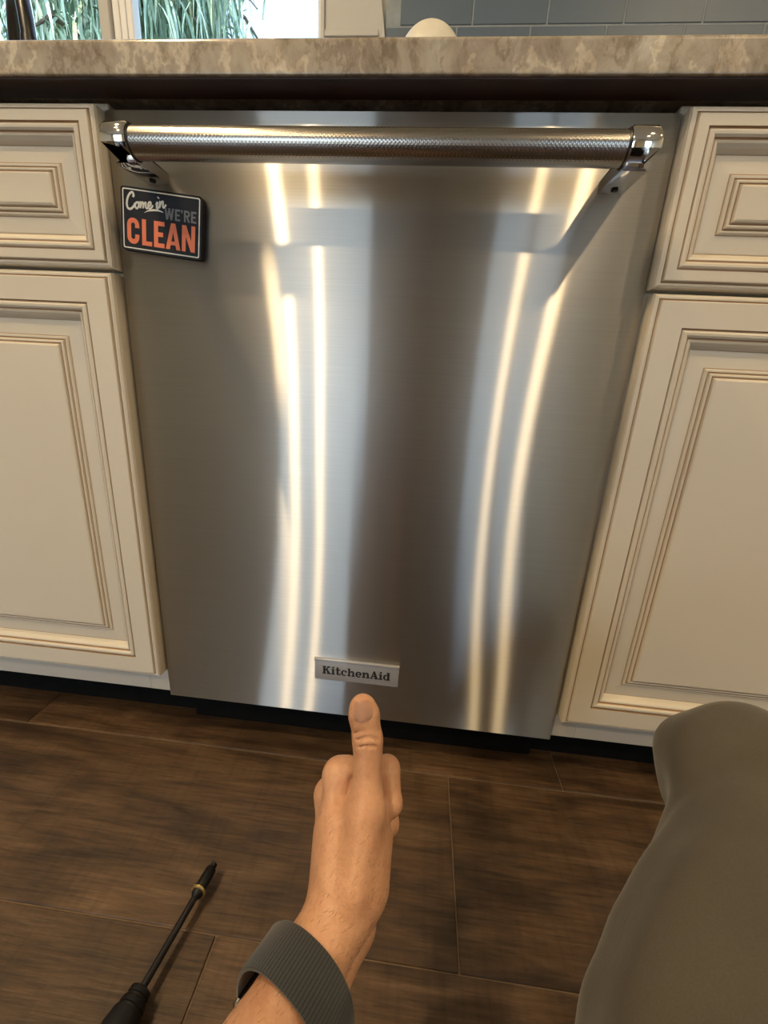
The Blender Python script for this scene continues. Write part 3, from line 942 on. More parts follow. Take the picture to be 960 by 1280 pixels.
def block(bm, ch, x, z, w, h, s, y=SY):
    """condensed block capital of stroke s in a box w x h (mm)"""
    def R(a, b, c, d, i=0):
        add_prism(bm, [sgp(q / (SW * 1000), r / (SH * 1000)) for q, r in ((x + a, z + c), (x + b, z + c), (x + b, z + d), (x + a, z + d))], y - 0.00002 * i, -STK + 0.0003)
    def Q(pl, i=0):
        add_prism(bm, [sgp((x + q) / (SW * 1000), (z + r) / (SH * 1000)) for q, r in pl], y - 0.00002 * i, -STK + 0.0003)
    if ch == 'C':
        for i, p in enumerate(ring_poly(w / 2, h - w / 2, w / 2, w / 2, s, s, 0, PI, 14)): Q(p, i % 3)
        for i, p in enumerate(ring_poly(w / 2, w / 2, w / 2, w / 2, s, s, PI, 2 * PI, 14)): Q(p, i % 3)
        R(0, s, w / 2, h - w / 2, 3); R(w - s, w, w / 2, w / 2 + h * 0.10, 3); R(w - s, w, h - w / 2 - h * 0.10, h - w / 2, 3)
    elif ch == 'L':
        R(0, s, 0, h); R(s * .9, w, 0, s * .92, 1)
    elif ch == 'E':
        R(0, s, 0, h); R(s * .9, w, 0, s * .92, 1); R(s * .9, w, h - s * .92, h, 1); R(s * .9, w * .86, h / 2 - s * .44, h / 2 + s * .48, 1)
    elif ch == 'A':
        Q([(0, 0), (s * .98, 0), (w / 2 + s * .22, h * .86), (w / 2 - s * .45 + s * 0.9, h), (w / 2 - s * .52, h)])
        Q([(w - s * .98, 0), (w, 0), (w / 2 + s * .52, h), (w / 2 - s * .45, h), (w / 2 - s * .22, h * .86)], 1)
        R(w * .24, w * .76, h * .17, h * .17 + s * .8, 2)
    elif ch == 'N':
        R(0, s * .92, 0, h); R(w - s * .92, w, 0, h); Q([(0, h), (s * .98, h), (w, 0), (w - s * .98, 0)], 1)
    elif ch == 'W':
        for i, (a, b) in enumerate(((0, .27), (.53, .27), (.47, .73), (1.0, .73))):
            Q([(a * w - (s / 2 if a not in (0, 1.0) else (0 if a == 0 else s)), h), (a * w + (s / 2 if a not in (0, 1.0) else (s if a == 0 else 0)), h), (b * w + s / 2, 0), (b * w - s / 2, 0)], i)
    elif ch == "'":
        Q([(0, h), (s, h), (s * .6, h * .72), (s * .1, h * .72)])
    elif ch == 'R':
        R(0, s, 0, h); r = h * .28
        for i, p in enumerate(ring_poly(w - r, h - r, r, r, s, s * .9, -PI / 2, PI / 2, 10)): Q(p, i % 3)
        R(s * .9, w - r, h - s * .9, h, 1); R(s * .9, w - r, h - 2 * r, h - 2 * r + s * .9, 1)
        Q([(w - s * 1.05, 0), (w, 0), (w * .62, h - 2 * r + s * .4), (w * .62 - s, h - 2 * r + s * .4)], 2)
bm = bmesh.new()
for ch, x, w in (('W', 52.2, 11.0), ('E', 64.6, 6.0), ("'", 71.8, 2.2), ('R', 75.2, 7.0), ('E', 83.6, 6.0)):
    block(bm, ch, x, 36.6, w, 11.4, 2.0)
put('small_lettering', finish(bm), MT['grey_print'], sg)
bm = bmesh.new()
for ch, x, w in (('C', 7.0, 14.6), ('L', 25.0, 12.0), ('E', 39.4, 12.6), ('A', 53.6, 17.6), ('N', 73.0, 15.6)):
    block(bm, ch, x, 7.0, w, 26.5, 4.9)
put('large_lettering', finish(bm), MT['orange'], sg)

# ================================================================== things on the worktop
def lathe(name, prof, c, mat, parent=None, n=40):
    bm = bmesh.new()
    rings = [[bm.verts.new((c[0] + r * math.cos(2 * PI * k / n), c[1] + r * math.sin(2 * PI * k / n), z)) for k in range(n)] for r, z in prof]
    for a, b in zip(rings, rings[1:]):
        for k in range(n): bm.faces.new((a[k], a[(k + 1) % n], b[(k + 1) % n], b[k]))
    bm.faces.new(rings[0][::-1]); bm.faces.new(rings[-1])
    return smooth(put(name, finish(bm), mat, parent), 50)
jc = (0.033, 0.40)
jar = tag(empty('ceramic_jar', (jc[0], jc[1], CT1)), 'cream jar with a rounded domed top standing on the countertop', 'jar')
lathe('jar_body', [(0.040, CT1 + 0.0003), (0.046, CT1 + 0.004), (0.051, CT1 + 0.06), (0.0525, CT1 + 0.15), (0.0515, CT1 + 0.222)], jc, MT['ceramic'], jar)
Rd, zc_ = 0.0560, 1.1415
lathe('domed_lid', [(0.0505, CT1 + 0.2225)] + [(Rd * math.cos(t), zc_ + Rd * math.sin(t)) for t in [math.radians(-14 + 102 * k / 14) for k in range(15)]], jc, MT['ceramic'], jar)

fa, fd = Vector((-0.868, 0.53)), Vector((-0.690, 0.365))
fc = tag(empty('kitchen_faucet', (fa.x, fa.y, CT1)), 'dark gooseneck kitchen faucet standing on the countertop before the window', 'faucet')
lathe('base_flange', [(0.028, CT1 + 0.0003), (0.028, CT1 + 0.006), (0.020, CT1 + 0.012)], (fa.x, fa.y), MT['dark_metal'], fc)
zs = 1.165
R_ = (fd - fa).length / 2
mid = (fa + fd) / 2; ud = (fd - fa).normalized()
tube('pillar', [(fa.x, fa.y, CT1 + 0.01), (fa.x, fa.y, CT1 + 0.10), (fa.x, fa.y, zs)], [0.017, 0.016, 0.0125], MT['chrome'], fc, 20)
arc = [(mid.x - ud.x * R_ * math.cos(t), mid.y - ud.y * R_ * math.cos(t), zs + R_ * math.sin(t)) for t in [PI * k / 24 for k in range(25)]]
tube('gooseneck', arc, 0.0115, MT['dark_metal'], fc, 20)
tube('spray_head', [(fd.x, fd.y, zs), (fd.x, fd.y, zs - 0.03), (fd.x, fd.y, zs - 0.11), (fd.x, fd.y, zs - 0.115)], [0.0125, 0.0155, 0.0165, 0.012], MT['dark_metal'], fc, 20)
tube('lever', [(fa.x, fa.y, CT1 + 0.055), (fa.x + 0.03, fa.y - 0.03, CT1 + 0.06), (fa.x + 0.07, fa.y - 0.06, CT1 + 0.09)], [0.009, 0.007, 0.005], MT['dark_metal'], fc, 12)

# ================================================================== screwdriver on the floor
def screwdriver():
    tip = Vector((-0.1426, -0.1842, 0.0178)); back = Vector((-0.1614, -0.3199, 0.0178))
    d = (back - tip).normalized()
    s = tag(empty('screwdriver', (back.x, back.y, 0)), 'black bit screwdriver with a brass-ringed tip lying on the wooden floor', 'screwdriver')
    at = lambda m: tip + d * m
    tube('shaft', [at(0.020), at(0.122)], 0.0036, MT['dark_metal'], s, 14)
    tube('bit_holder', [at(0.002), at(0.0035), at(0.0245), at(0.0255)], [0.0054, 0.0064, 0.0066, 0.0060], MT['black'], s, 18)
    tube('bit', [at(-0.003), at(0.003)], 0.0046, MT['dark_metal'], s, 6)
    tube('brass_ring', [at(0.0252), at(0.0258), at(0.0280), at(0.0286)], [0.0070, 0.0088, 0.0088, 0.0070], MT['brass'], s, 20)
    tube('holder_end', [at(0.0284), at(0.0312), at(0.0340)], [0.0068, 0.0064, 0.0038], MT['black'], s, 18)
    prof = [(0.0985, 0.0085), (0.0995, 0.0105), (0.104, 0.0112), (0.1048, 0.0102), (0.1065, 0.0102), (0.1075, 0.0122), (0.112, 0.0132), (0.1128, 0.0122), (0.1145, 0.0122),
            (0.1155, 0.0145), (0.128, 0.0168), (0.150, 0.0170), (0.175, 0.0150), (0.195, 0.0158), (0.208, 0.0150), (0.214, 0.0090)]
    tube('grip', [at(a + 0.0142) for a, r in prof], [r for a, r in prof], MT['black'], s, 24)
    return s
screwdriver()

# ================================================================== person (smooth solids blended, then meshed)
def surf_nets(F, org, h):
    """surface nets of the zero level of F (negative inside)"""
    nx, ny, nz = F.shape
    s = F < 0
    c = np.zeros((nx - 1, ny - 1, nz - 1), np.int8)
    for i in (0, 1):
        for j in (0, 1):
            for k in (0, 1):
                c += s[i:nx - 1 + i, j:ny - 1 + j, k:nz - 1 + k]
    act = np.argwhere((c > 0) & (c < 8))
    idx = -np.ones(c.shape, np.int64)
    idx[act[:, 0], act[:, 1], act[:, 2]] = np.arange(len(act))
    acc = np.zeros((len(act), 3)); cnt = np.zeros(len(act))
    cor = [(i, j, k) for i in (0, 1) for j in (0, 1) for k in (0, 1)]
    for a in range(8):
        for b in range(a + 1, 8):
            da = np.array(cor[b]) - np.array(cor[a])
            if np.abs(da).sum() != 1: continue
            A = act + cor[a]; B = act + cor[b]
            fa_ = F[A[:, 0], A[:, 1], A[:, 2]]; fb_ = F[B[:, 0], B[:, 1], B[:, 2]]
            m = (fa_ < 0) != (fb_ < 0)
            t = np.where(m, fa_ / np.where(m, fa_ - fb_, 1), 0)
            p = np.array(cor[a]) + t[:, None] * da
            acc[m] += p[m]; cnt[m] += 1
    V = org + (act + acc / cnt[:, None]) * h
    faces = []
    for ax in range(3):
        o1, o2 = [q for q in range(3) if q != ax]
        sl0 = [slice(None)] * 3; sl1 = [slice(None)] * 3
        sl0[ax] = slice(0, -1); sl1[ax] = slice(1, None)
        e = np.argwhere(s[tuple(sl0)] != s[tuple(sl1)])
        e = e[(e[:, o1] > 0) & (e[:, o2] > 0) & (e[:, o1] < F.shape[o1] - 1) & (e[:, o2] < F.shape[o2] - 1)]
        q = []
        for d1, d2 in ((-1, -1), (0, -1), (0, 0), (-1, 0)):
            g = e.copy(); g[:, o1] += d1; g[:, o2] += d2
            q.append(idx[g[:, 0], g[:, 1], g[:, 2]])
        q = np.stack(q, 1)
        inside = s[e[:, 0], e[:, 1], e[:, 2]]
        flip = inside if ax != 1 else ~inside
        q[~flip] = q[~flip][:, ::-1]
        faces.append(q)
    Fq = np.concatenate(faces)
    Fq = Fq[(Fq >= 0).all(1)]
    return V, Fq

def solid(prims, h, k=0.006, carve=(), pad=0.02, lo=None, hi=None, warp=None):
    """prims: (a, b, ra, rb[, k]) round cones, smoothly united; carve: grooves cut out"""
    A = np.array([[p[0], p[1]] for p in prims], float)
    R = np.array([max(p[2], p[3]) for p in prims])
    if lo is None:
        lo = (A.min(1) - R[:, None]).min(0) - pad; hi = (A.max(1) + R[:, None]).max(0) + pad
    lo = np.array(lo, float); hi = np.array(hi, float)
    n = np.ceil((hi - lo) / h).astype(int) + 1
    ax = [lo[i] + h * np.arange(n[i]) for i in range(3)]
    F = np.full(n, 1.0, np.float32)
    def local(a, b, r, m):
        l_ = np.minimum(a, b) - r - m; h_ = np.maximum(a, b) + r + m
        i0 = np.clip(((l_ - lo) / h).astype(int), 0, n); i1 = np.clip(((h_ - lo) / h).astype(int) + 2, 0, n)
        sl = tuple(slice(i0[i], i1[i]) for i in range(3))
        if any(i1[i] <= i0[i] for i in range(3)): return None, None
        g = np.meshgrid(*[ax[i][sl[i]] for i in range(3)], indexing='ij')
        return sl, np.stack(g, -1)
    def cone(pt, a, b, ra, rb):
        ba = b - a; l2 = max(ba @ ba, 1e-12)
        t = np.clip(((pt - a) @ ba) / l2, 0, 1)
        return np.linalg.norm(pt - a - t[..., None] * ba, axis=-1) - (ra + (rb - ra) * t)
    for p in prims:
        a, b, ra, rb = np.array(p[0], float), np.array(p[1], float), p[2], p[3]
        kk = p[4] if len(p) > 4 else k
        sl, pt = local(a, b, max(ra, rb), 3 * kk + 3 * h)
        if sl is None: continue
        d = cone(pt, a, b, ra, rb).astype(np.float32)
        f = F[sl]
        hh = np.maximum(kk - np.abs(f - d), 0) / kk
        F[sl] = np.minimum(f, d) - hh * hh * kk * 0.25
    for p in carve:
        a, b, r = np.array(p[0], float), np.array(p[1], float), p[2]
        kk = p[3]
        sl, pt = local(a, b, r, 3 * kk + 3 * h)
        if sl is None: continue
        d = -cone(pt, a, b, r, r).astype(np.float32)
        f = F[sl]
        hh = np.maximum(kk - np.abs(f - d), 0) / kk
        F[sl] = np.maximum(f, d) + hh * hh * kk * 0.25
    if warp is not None:
        m = np.abs(F) < 0.02
        I = np.argwhere(m)
        F[m] += warp(lo + I * h).astype(np.float32)
    return surf_nets(F, lo, h)

def relax(V, Fq, it=2, lam=0.5):
    """a few passes of Laplacian smoothing"""
    n = len(V)
    E = np.concatenate([Fq[:, [0, 1]], Fq[:, [1, 2]], Fq[:, [2, 3]], Fq[:, [3, 0]]])
    for _ in range(it):
        s = np.zeros_like(V); c = np.zeros(n)
        for a, b in ((0, 1), (1, 0)):
            np.add.at(s, E[:, a], V[E[:, b]]); np.add.at(c, E[:, a], 1)
        V = V * (1 - lam) + lam * s / np.maximum(c, 1)[:, None]
    return V

def mesh_of(name, parts):
    V = np.concatenate([p[0] for p in parts]); off = 0; Q = []
    for v, f in parts:
        Q.append(f + off); off += len(v)
    Q = np.concatenate(Q)
    me = bpy.data.meshes.new(name)
    me.from_pydata(V.tolist(), [], Q.tolist())
    me.polygons.foreach_set('use_smooth', [True] * len(me.polygons))
    me.update()
    return me

person = tag(empty('person', (0.15, -0.72, 0.0)),
             'person sitting on the floor in grey-brown trousers, one thumb held up and one knee raised', 'person')

# ---- left hand with the thumb up, and forearm
W_r, W_u = H(424, 1140, 0.262), H(436, 1150, 0.286)          # wrist: thumb side, little-finger side
E_dir = (H(352, 1272, 0.224) - H(424, 1140, 0.262)); E_dir /= np.linalg.norm(E_dir)
U_off = W_u - W_r
F1, F1u = W_r + E_dir * 0.07, W_u + E_dir * 0.07
F2, F2u = W_r + E_dir * 0.15, W_u + E_dir * 0.15
elbow = W_r * 0.5 + W_u * 0.5 + E_dir * 0.245
mc = {'i': H(427, 972, 0.312), 'm': H(418, 992, 0.322), 'r': H(413, 1008, 0.331), 'l': H(411, 1026, 0.337)}
hand = [
    (W_r + E_dir * 0.004, F1, 0.0195, 0.0225), (W_u + E_dir * 0.004, F1u, 0.0185, 0.0215),
    (F1, F2, 0.0225, 0.030), (F1u, F2u, 0.0215, 0.030),
    (F2, elbow, 0.030, 0.036), (F2u, elbow, 0.030, 0.036),
    (W_r, H(424, 1040, 0.290), 0.0195, 0.0175), (W_u, H(426, 1050, 0.312), 0.0185, 0.0165),
    # metacarpals
    (H(420, 1110, 0.276), mc['i'], 0.0170, 0.0128), (H(420, 1112, 0.284), mc['m'], 0.0165, 0.0124),
    (H(420, 1115, 0.292), mc['r'], 0.0165, 0.0118), (H(422, 1118, 0.298), mc['l'], 0.0160, 0.0110),
    # palm fill
    (H(448, 1100, 0.285), H(452, 1020, 0.312), 0.0180, 0.0150), (H(450, 1105, 0.300), H(452, 1040, 0.330), 0.0170, 0.0140),
    # thumb
    (H(443, 1116, 0.267), H(458, 1012, 0.284), 0.0172, 0.0126, 0.010), (H(458, 1012, 0.284), H(460, 950, 0.292), 0.0126, 0.0088),
    (H(460, 950, 0.292), H(459.5, 924, 0.294), 0.0088, 0.0096), (H(459.5, 924, 0.294), H(455, 893, 0.297), 0.0096, 0.0098),
    (H(455, 893, 0.297), H(453, 882.5, 0.2985), 0.0098, 0.0082),
    # thenar
    (H(455, 1104, 0.274), H(470, 1048, 0.288), 0.0160, 0.0120, 0.010),
    # thumb extensor tendon
    (H(442, 1120, 0.2530), H(452, 1030, 0.2745), 0.0035, 0.0030, 0.012),
    (H(408, 1100, 0.262), H(416, 990, 0.299), 0.0030, 0.0030, 0.008),
]
def finger(m_, pip, dip, tip, r):
    return [(m_, pip, r * 1.16, r * 1.02, 0.004), (pip, dip, r * 1.02, r * 0.92, 0.003), (dip, tip, r * 0.92, r * 0.82, 0.003)]
hand += finger(mc['i'], H(484, 961, 0.316), H(488, 1004, 0.300), H(470, 1022, 0.296), 0.0092)
hand += finger(mc['m'], H(482, 983, 0.334), H(484, 1030, 0.318), H(466, 1044, 0.312), 0.0094)
hand += finger(mc['r'], H(474, 1000, 0.346), H(476, 1046, 0.333), H(458, 1058, 0.325), 0.0088)
hand += finger(mc['l'], H(462, 1018, 0.350), H(463, 1052, 0.342), H(450, 1062, 0.335), 0.0078)
# knuckle bumps
hand += [(H(424, 968, .309), H(434, 966, .309), 0.0120, 0.0112, 0.006),
         (H(411, 993, .320), H(412, 1002, .320), 0.0112, 0.0108, 0.006)]
carve = [(H(437, 990, 0.293), H(440, 974, 0.299), 0.0012, 0.004)]
for py, half, dp in ((913.5, 15, 0.0004), (922.5, 13, 0.0003), (931.5, 12, 0.0003)):
    ar = []
    for q in range(7):
        o_x = -half + 2 * half * q / 6
        xx = o_x * 0.294 / FPX
        ar.append(H(459.5 + o_x, py + 0.012 * o_x * o_x, 0.2935 - math.sqrt(0.0096 ** 2 - xx ** 2) + dp))
    carve += [(a_, b_, 0.0008, 0.0011) for a_, b_ in zip(ar, ar[1:])]
hv, hf = solid(hand, 0.0013, 0.0065, carve)
hv = relax(hv, hf, 2, 0.4)

# ---- the rest of the body, out of the picture but mirrored in the steel
shL, shR = np.array([-0.09, -0.86, 0.56]), np.array([0.27, -0.84, 0.56])
head_c = np.array([0.09, -0.80, 0.85])
elR, wrR = np.array([0.36, -0.75, 0.33]), np.array([0.185, -0.600, 0.455])
body = [
    (elbow, shL, 0.038, 0.050, 0.02), (elbow + E_dir * 0.0, elbow - E_dir * 0.08, 0.036, 0.030, 0.01),
    (shR, elR, 0.050, 0.038, 0.02), (elR, wrR, 0.038, 0.025, 0.02),
    (wrR, wrR + np.array([-0.020, 0.012, 0.055]), 0.026, 0.026, 0.01),
    (np.array([0.10, -0.84, 0.34]), np.array([0.09, -0.86, 0.52]), 0.110, 0.110, 0.05), (shL, shR, 0.055, 0.055, 0.04),
    (np.array([0.09, -0.86, 0.56]), np.array([0.09, -0.82, 0.76]), 0.055, 0.050, 0.03),
    (head_c + np.array([0, -0.015, 0.03]), head_c + np.array([0, 0.012, -0.03]), 0.085, 0.068, 0.03),
    (head_c + np.array([0, 0.02, -0.05]), head_c + np.array([0, 0.045, -0.075]), 0.055, 0.036, 0.03),
    (head_c + np.array([0, 0.085, 0.01]), head_c + np.array([0, 0.10, -0.025]), 0.008, 0.013, 0.012),        # nose
    (head_c + np.array([-0.020, 0.080, -0.058]), head_c + np.array([0.020, 0.080, -0.058]), 0.008, 0.008, 0.010),   # mouth
    (head_c + np.array([-0.082, -0.005, 0.015]), head_c + np.array([-0.084, -0.005, -0.025]), 0.012, 0.009, 0.008),
    (head_c + np.array([0.082, -0.005, 0.015]), head_c + np.array([0.084, -0.005, -0.025]), 0.012, 0.009, 0.008),
]
b4 = wrR + np.array([-0.020, 0.012, 0.055])
for i, (dx, dz, ln) in enumerate(((0.020, 0.030, 0.055), (0.007, 0.034, 0.062), (-0.007, 0.032, 0.058), (-0.020, 0.026, 0.046))):
    k1 = b4 + np.array([dx, 0.0, dz * 0.4]); k2 = k1 + np.array([-0.012, -0.006, ln * 0.6]); k3 = k2 + np.array([-0.016, -0.012, ln * 0.25])
    body += [(k1, k2, 0.010, 0.009, 0.004), (k2, k3, 0.009, 0.008, 0.003)]
body += [(b4 + np.array([-0.020, 0.0, -0.02]), b4 + np.array([-0.045, 0.012, 0.010]), 0.012, 0.010, 0.006),
         (b4 + np.array([-0.045, 0.012, 0.010]), b4 + np.array([-0.050, 0.010, 0.034]), 0.010, 0.009, 0.004)]
eyes = [(head_c + np.array([sx_, 0.082, 0.006]), head_c + np.array([sx_ * 1.2, 0.080, 0.006]), 0.010, 0.010) for sx_ in (-0.030, 0.030)]
bv, bf = solid(body, 0.006, 0.01, eyes)
body_o = put('body', mesh_of('body', [(hv, hf), (bv, bf)]), MT['skin'], person)

# fine dark hairs on the forearm
def arm_hair():
    rng = np.random.default_rng(3)
    dist = (hv - W_r) @ E_dir
    fac = CAM - hv; fac /= np.linalg.norm(fac, axis=1)[:, None]
    ok = np.argwhere((dist > -0.030) & (dist < 0.12)).ravel()
    ctr = hv - (W_r + W_u) / 2; ctr -= (ctr @ E_dir)[:, None] * E_dir
    out = ctr / np.linalg.norm(ctr, axis=1)[:, None]
    vs_, fs_ = [], []
    for i in rng.choice(ok, 1500):
        if (out[i] * fac[i]).sum() < 0.0: continue
        p = hv[i]; sd_ = np.cross(out[i], E_dir)
        d = -E_dir * 0.6 + sd_ * rng.normal(0.2, 0.25) + out[i] * 0.22
        L = rng.uniform(0.0035, 0.0075)
        q = p + d * L * 0.5 + out[i] * 0.0003; r = p + d * L + sd_ * rng.normal(0, 0.0006) - out[i] * L * 0.12
        k = len(vs_)
        w_ = sd_ * 0.00005
        vs_ += [p - w_, p + w_, q - w_, q + w_, r, p + out[i] * 0.0001, q + out[i] * 0.0001]
        fs_ += [(k, k + 1, k + 3, k + 2), (k + 2, k + 3, k + 4), (k, k + 5, k + 6, k + 2), (k + 5, k + 1, k + 3, k + 6), (k + 2, k + 6, k + 4), (k + 6, k + 3, k + 4)]
    me = bpy.data.meshes.new('arm_hair'); me.from_pydata([tuple(v) for v in vs_], [], fs_)
    o = put('arm_hair', me, MT['hair'], body_o); o['kind'] = 'stuff'
arm_hair()

# thumb nail: curved plate on the camera-facing side of the thumb tip
def thumb_nail():
    c = H(453.6, 889, 0.2872)
    tdir = H(452.0, 880, 0.2905) - H(454, 905, 0.2855); tdir /= np.linalg.norm(tdir)
    nrm = CAM - c; nrm /= np.linalg.norm(nrm); nrm -= tdir * (nrm @ tdir); nrm /= np.linalg.norm(nrm)
    sd = np.cross(tdir, nrm)
    bm = bmesh.new(); grid = []
    N, Mm = 10, 8
    for j in range(Mm + 1):
        v = -1 + 2 * j / Mm
        row = []
        for i in range(N + 1):
            u = -1 + 2 * i / N
            wd = 0.0068 * (1 - 0.35 * max(0, abs(v) - 0.55) ** 1.2 * 2)
            p = c + sd * u * wd + tdir * v * 0.0068 * (1 - 0.10 * u * u) + nrm * (0.0006 - 0.0022 * u * u - 0.0008 * v * v)
            row.append(bm.verts.new(p))
        grid.append(row)
    for j in range(Mm):
        for i in range(N):
            bm.faces.new((grid[j][i], grid[j][i + 1], grid[j + 1][i + 1], grid[j + 1][i]))
    r = bmesh.ops.solidify(bm, geom=bm.faces[:], thickness=0.0008)
    return smooth(put('thumbnail', finish(bm), MT['nail'], body_o), 60)
thumb_nail()

# ---- trousers
knee = H(947, 986, 0.3493)
hipR = np.array([0.143, -0.556, 0.134]); hipL = np.array([-0.010, -0.680, 0.140])
ankR = knee + np.array([0.02, -0.33, -0.215])
kneeL = np.array([-0.33, -0.70, 0.105]); ankL = np.array([-0.03, -0.60 - 0.12, 0.07])
kneeL = np.array([-0.30, -0.86, 0.10]); ankL = np.array([0.02, -0.98, 0.07])
thm = H(952.3, 1194.3, 0.2748)
leg = [
    (knee, thm, 0.0597, 0.0730, 0.006), (thm, hipR, 0.0735, 0.0910, 0.006),
    (knee + np.array([0.0, 0.004, -0.010]), ankR, 0.0560, 0.050, 0.02),
    (H(886, 958, 0.364), H(886, 1000, 0.366), 0.041, 0.036, 0.018),
    (hipR + [0, -0.06, 0], hipL, 0.100, 0.105, 0.04), (hipR + [-0.01, -0.12, 0], hipL + [0.02, -0.06, 0], 0.105, 0.105, 0.04),
    (hipL, kneeL, 0.088, 0.062, 0.03), (kneeL, ankL, 0.060, 0.050, 0.02),
    ((hipR + hipL) / 2 + np.array([0, -0.06, 0.02]), np.array([0.10, -0.84, 0.30]), 0.115, 0.115, 0.04),
]
leg = [(np.array(p[0], float), np.array(p[1], float), *p[2:]) for p in leg]
def folds(Pt):
    x, y, z = Pt[:, 0], Pt[:, 1], Pt[:, 2]
    a = np.sin(38 * (y + 0.7 * x + 0.4 * z) + 3 * np.sin(9 * x + 4 * z)) * 0.0022
    b = np.sin(64 * (0.5 * x - y + 0.9 * z) + 2.5 * np.sin(13 * y)) * 0.0014
    c = np.sin(21 * (x + y) + 5 * z) * 0.0024
    d = np.exp(-((x * 0.5 + y * 0.6 - z * 0.8 + 0.235) / 0.010) ** 2) * 0.004
    e = np.sin(105 * (y + 0.55 * x) + 3.5 * np.sin(15 * z + 7 * x)) * 0.0012 * np.clip(0.4 + np.sin(19 * x + 13 * z + 2), 0, 1)
    return 1.6 * a + 1.6 * b + 0.5 * c + d + e + 0.0012
seam = [(H(884, 906, 0.318), H(858, 942, 0.314), 0.004, 0.010), (H(858, 942, 0.314), H(838, 985, 0.322), 0.004, 0.010), (H(800, 1108, 0.222), H(870, 1085, 0.205), 0.007, 0.014), (H(835, 1180, 0.185), H(940, 1225, 0.185), 0.005, 0.016)]
lv, lf = solid(leg, 0.0045, 0.02, seam, warp=folds)
lv[:, 2] = np.maximum(lv[:, 2], 0.002)
lv = relax(lv, lf, 3, 0.5)
put('trousers', mesh_of('trousers', [(lv, lf)]), MT['trousers'], person)
# ---- shirt
shirt = [(np.array([0.10, -0.83, 0.30]), np.array([0.09, -0.86, 0.50]), 0.128, 0.128, 0.05), (shL, shR, 0.072, 0.072, 0.05),
         (np.array([0.03, -0.83, 0.30]), np.array([0.0, -0.86, 0.50]), 0.115, 0.115, 0.05), (np.array([0.17, -0.83, 0.30]), np.array([0.18, -0.86, 0.50]), 0.115, 0.115, 0.05),
         (shL, shL * 0.45 + elbow * 0.55, 0.068, 0.060, 0.03), (shR, shR * 0.45 + elR * 0.55, 0.068, 0.060, 0.03)]
sv, sf = solid(shirt, 0.008, 0.03, warp=lambda q: 0.7 * folds(q))
put('shirt', mesh_of('shirt', [(sv, sf)]), MT['shirt'], person)
hairp = [(head_c + np.array([0, -0.030, 0.045]), head_c + np.array([0, -0.035, -0.02]), 0.088, 0.078, 0.02), (head_c + np.array([0, 0.02, 0.075]), head_c + np.array([0, -0.03, 0.08]), 0.058, 0.062, 0.02)]
pv, pf = solid(hairp, 0.006, 0.02, warp=lambda q: 0.002 * np.sin(160 * q[:, 0] + 6 * np.sin(30 * q[:, 1])))
put('hair', mesh_of('hair', [(pv, pf)]), MT['hair'], person)
# shoes
shoe = []
for an, d in ((ankR, np.array([0.03, 0.16, 0])), (ankL, np.array([0.17, -0.06, 0]))):
    hb = np.array([an[0], an[1], 0.038])
    shoe.append([(hb - 0.25 * d, hb + 0.5 * d, 0.034, 0.034, 0.02), (hb + 0.5 * d, hb + d + [0, 0, -0.008], 0.036, 0.028, 0.02), (hb, hb + np.array([0, 0, 0.03]), 0.036, 0.040, 0.02)])
for sh_ in shoe:
    v_, f_ = solid([(np.array(a, float), np.array(b, float), *r) for a, b, *r in sh_], 0.006, 0.02)
    v_[:, 2] = np.maximum(v_[:, 2], 0.0015)
    put('shoe', mesh_of('shoe', [(v_, f_)]), MT['black'], person)

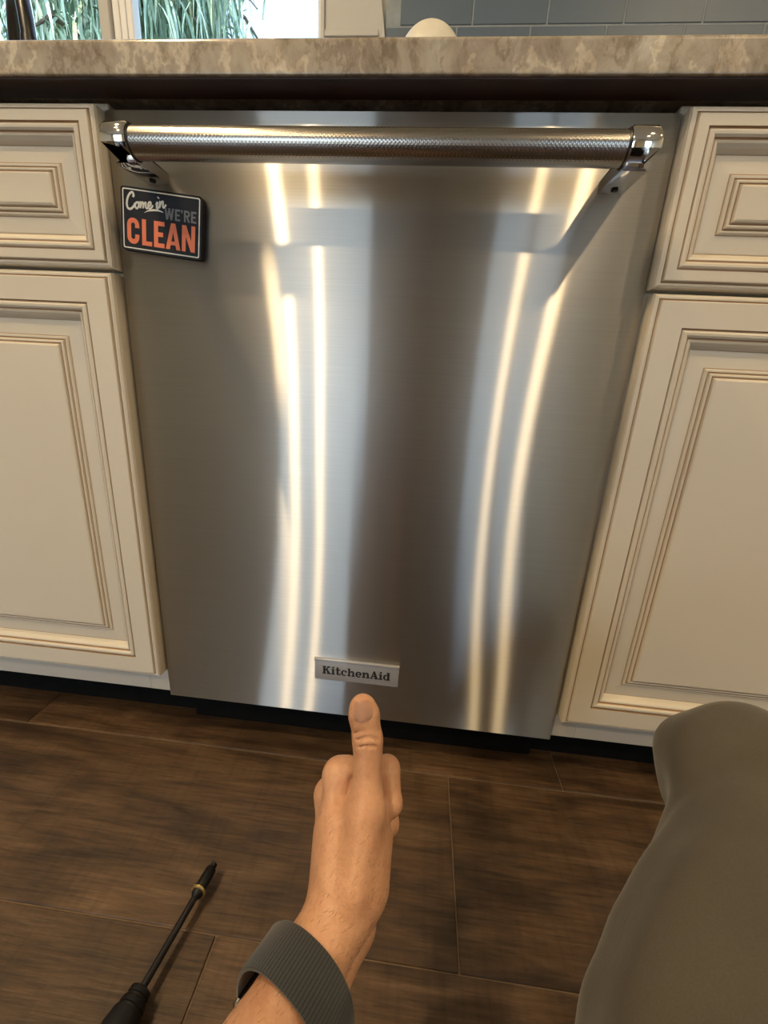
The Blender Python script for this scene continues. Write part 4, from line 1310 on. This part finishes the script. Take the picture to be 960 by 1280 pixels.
# ---- wristwatch with a woven strap
def watch():
    c = (W_r + W_u) / 2 + E_dir * 0.048
    axis = -E_dir                                    # towards the hand
    nr = U_off - axis * (U_off @ axis); nr /= np.linalg.norm(nr); nr = -nr     # thumb side, to the camera
    sd = np.cross(axis, nr)                          # across
    if sd[0] > 0: sd = -sd                           # points to the back of the wrist (left in the picture)
    c = c - sd * 0.005
    nr, axis = (nr + 0.22 * axis) / math.hypot(1, 0.22), (axis - 0.22 * nr) / math.hypot(1, 0.22)   # worn aslant
    w = tag(empty('wristwatch', tuple(c)), 'wristwatch with a dark grey woven fabric strap on the raised forearm', 'watch')
    n = 72; th = 0.0021; hw = 0.0130
    A_, B_ = 0.0315, 0.0435                          # half sizes: across, thumb-to-little-finger
    bm = bmesh.new(); uvl = bm.loops.layers.uv.new('weave')
    rows = []
    per = 0
    prof = [(-hw, 0.0), (-hw, th * 0.6), (-hw + 0.001, th), (hw - 0.001, th), (hw, th * 0.6), (hw, 0.0)]
    for k in range(n):
        t = 2 * PI * k / n
        e = 2.3
        cs, sn = math.cos(t), math.sin(t)
        q = (abs(cs) ** e + abs(sn) ** e) ** (-1 / e)
        base = c + sd * (A_ * cs * q + 0.005) + nr * (B_ * sn * q)
        od = sd * cs / A_ + nr * sn / B_; od /= np.linalg.norm(od)
        rows.append([bm.verts.new(base + axis * a + od * b) for a, b in prof])
    m = len(prof)
    for k in range(n):
        r0, r1 = rows[k], rows[(k + 1) % n]
        for j in range(m):
            f = bm.faces.new((r0[j], r1[j], r1[(j + 1) % m], r0[(j + 1) % m]))
            vv = [(k, j), (k + 1, j), (k + 1, j + 1), (k, j + 1)]
            for lp, (kk, jj) in zip(f.loops, vv):
                aa = prof[jj % m][0]
                lp[uvl].uv = (kk * 1.5, aa / 0.0011)
    smooth(put('strap', finish(bm), MT['strap'], w), 50)
    # case on the back of the wrist
    cc = c + sd * 0.0255 - nr * 0.0170
    bm = bmesh.new()
    add_box(bm, (-0.017, -0.0040, -0.0175), (0.017, 0.0040, 0.0175), 0.0035, 3)
    od_ = sd * 0.80 - nr * 0.60; tn_ = nr * 0.80 + sd * 0.60
    Mx = Matrix(((tn_[0], od_[0], axis[0], cc[0]), (tn_[1], od_[1], axis[1], cc[1]), (tn_[2], od_[2], axis[2], cc[2]), (0, 0, 0, 1)))
    # box axes: x around the wrist, y outwards, z along the arm
    bmesh.ops.transform(bm, matrix=Mx, verts=bm.verts[:])
    smooth(put('case', finish(bm), MT['chrome'], w), 50)
    bm = bmesh.new()
    add_box(bm, (-0.015, 0.0038, -0.0155), (0.015, 0.0044, 0.0155), 0.0002, 1)
    bmesh.ops.transform(bm, matrix=Mx, verts=bm.verts[:])
    put('screen', finish(bm), MT['black'], w)
    return w
watch()
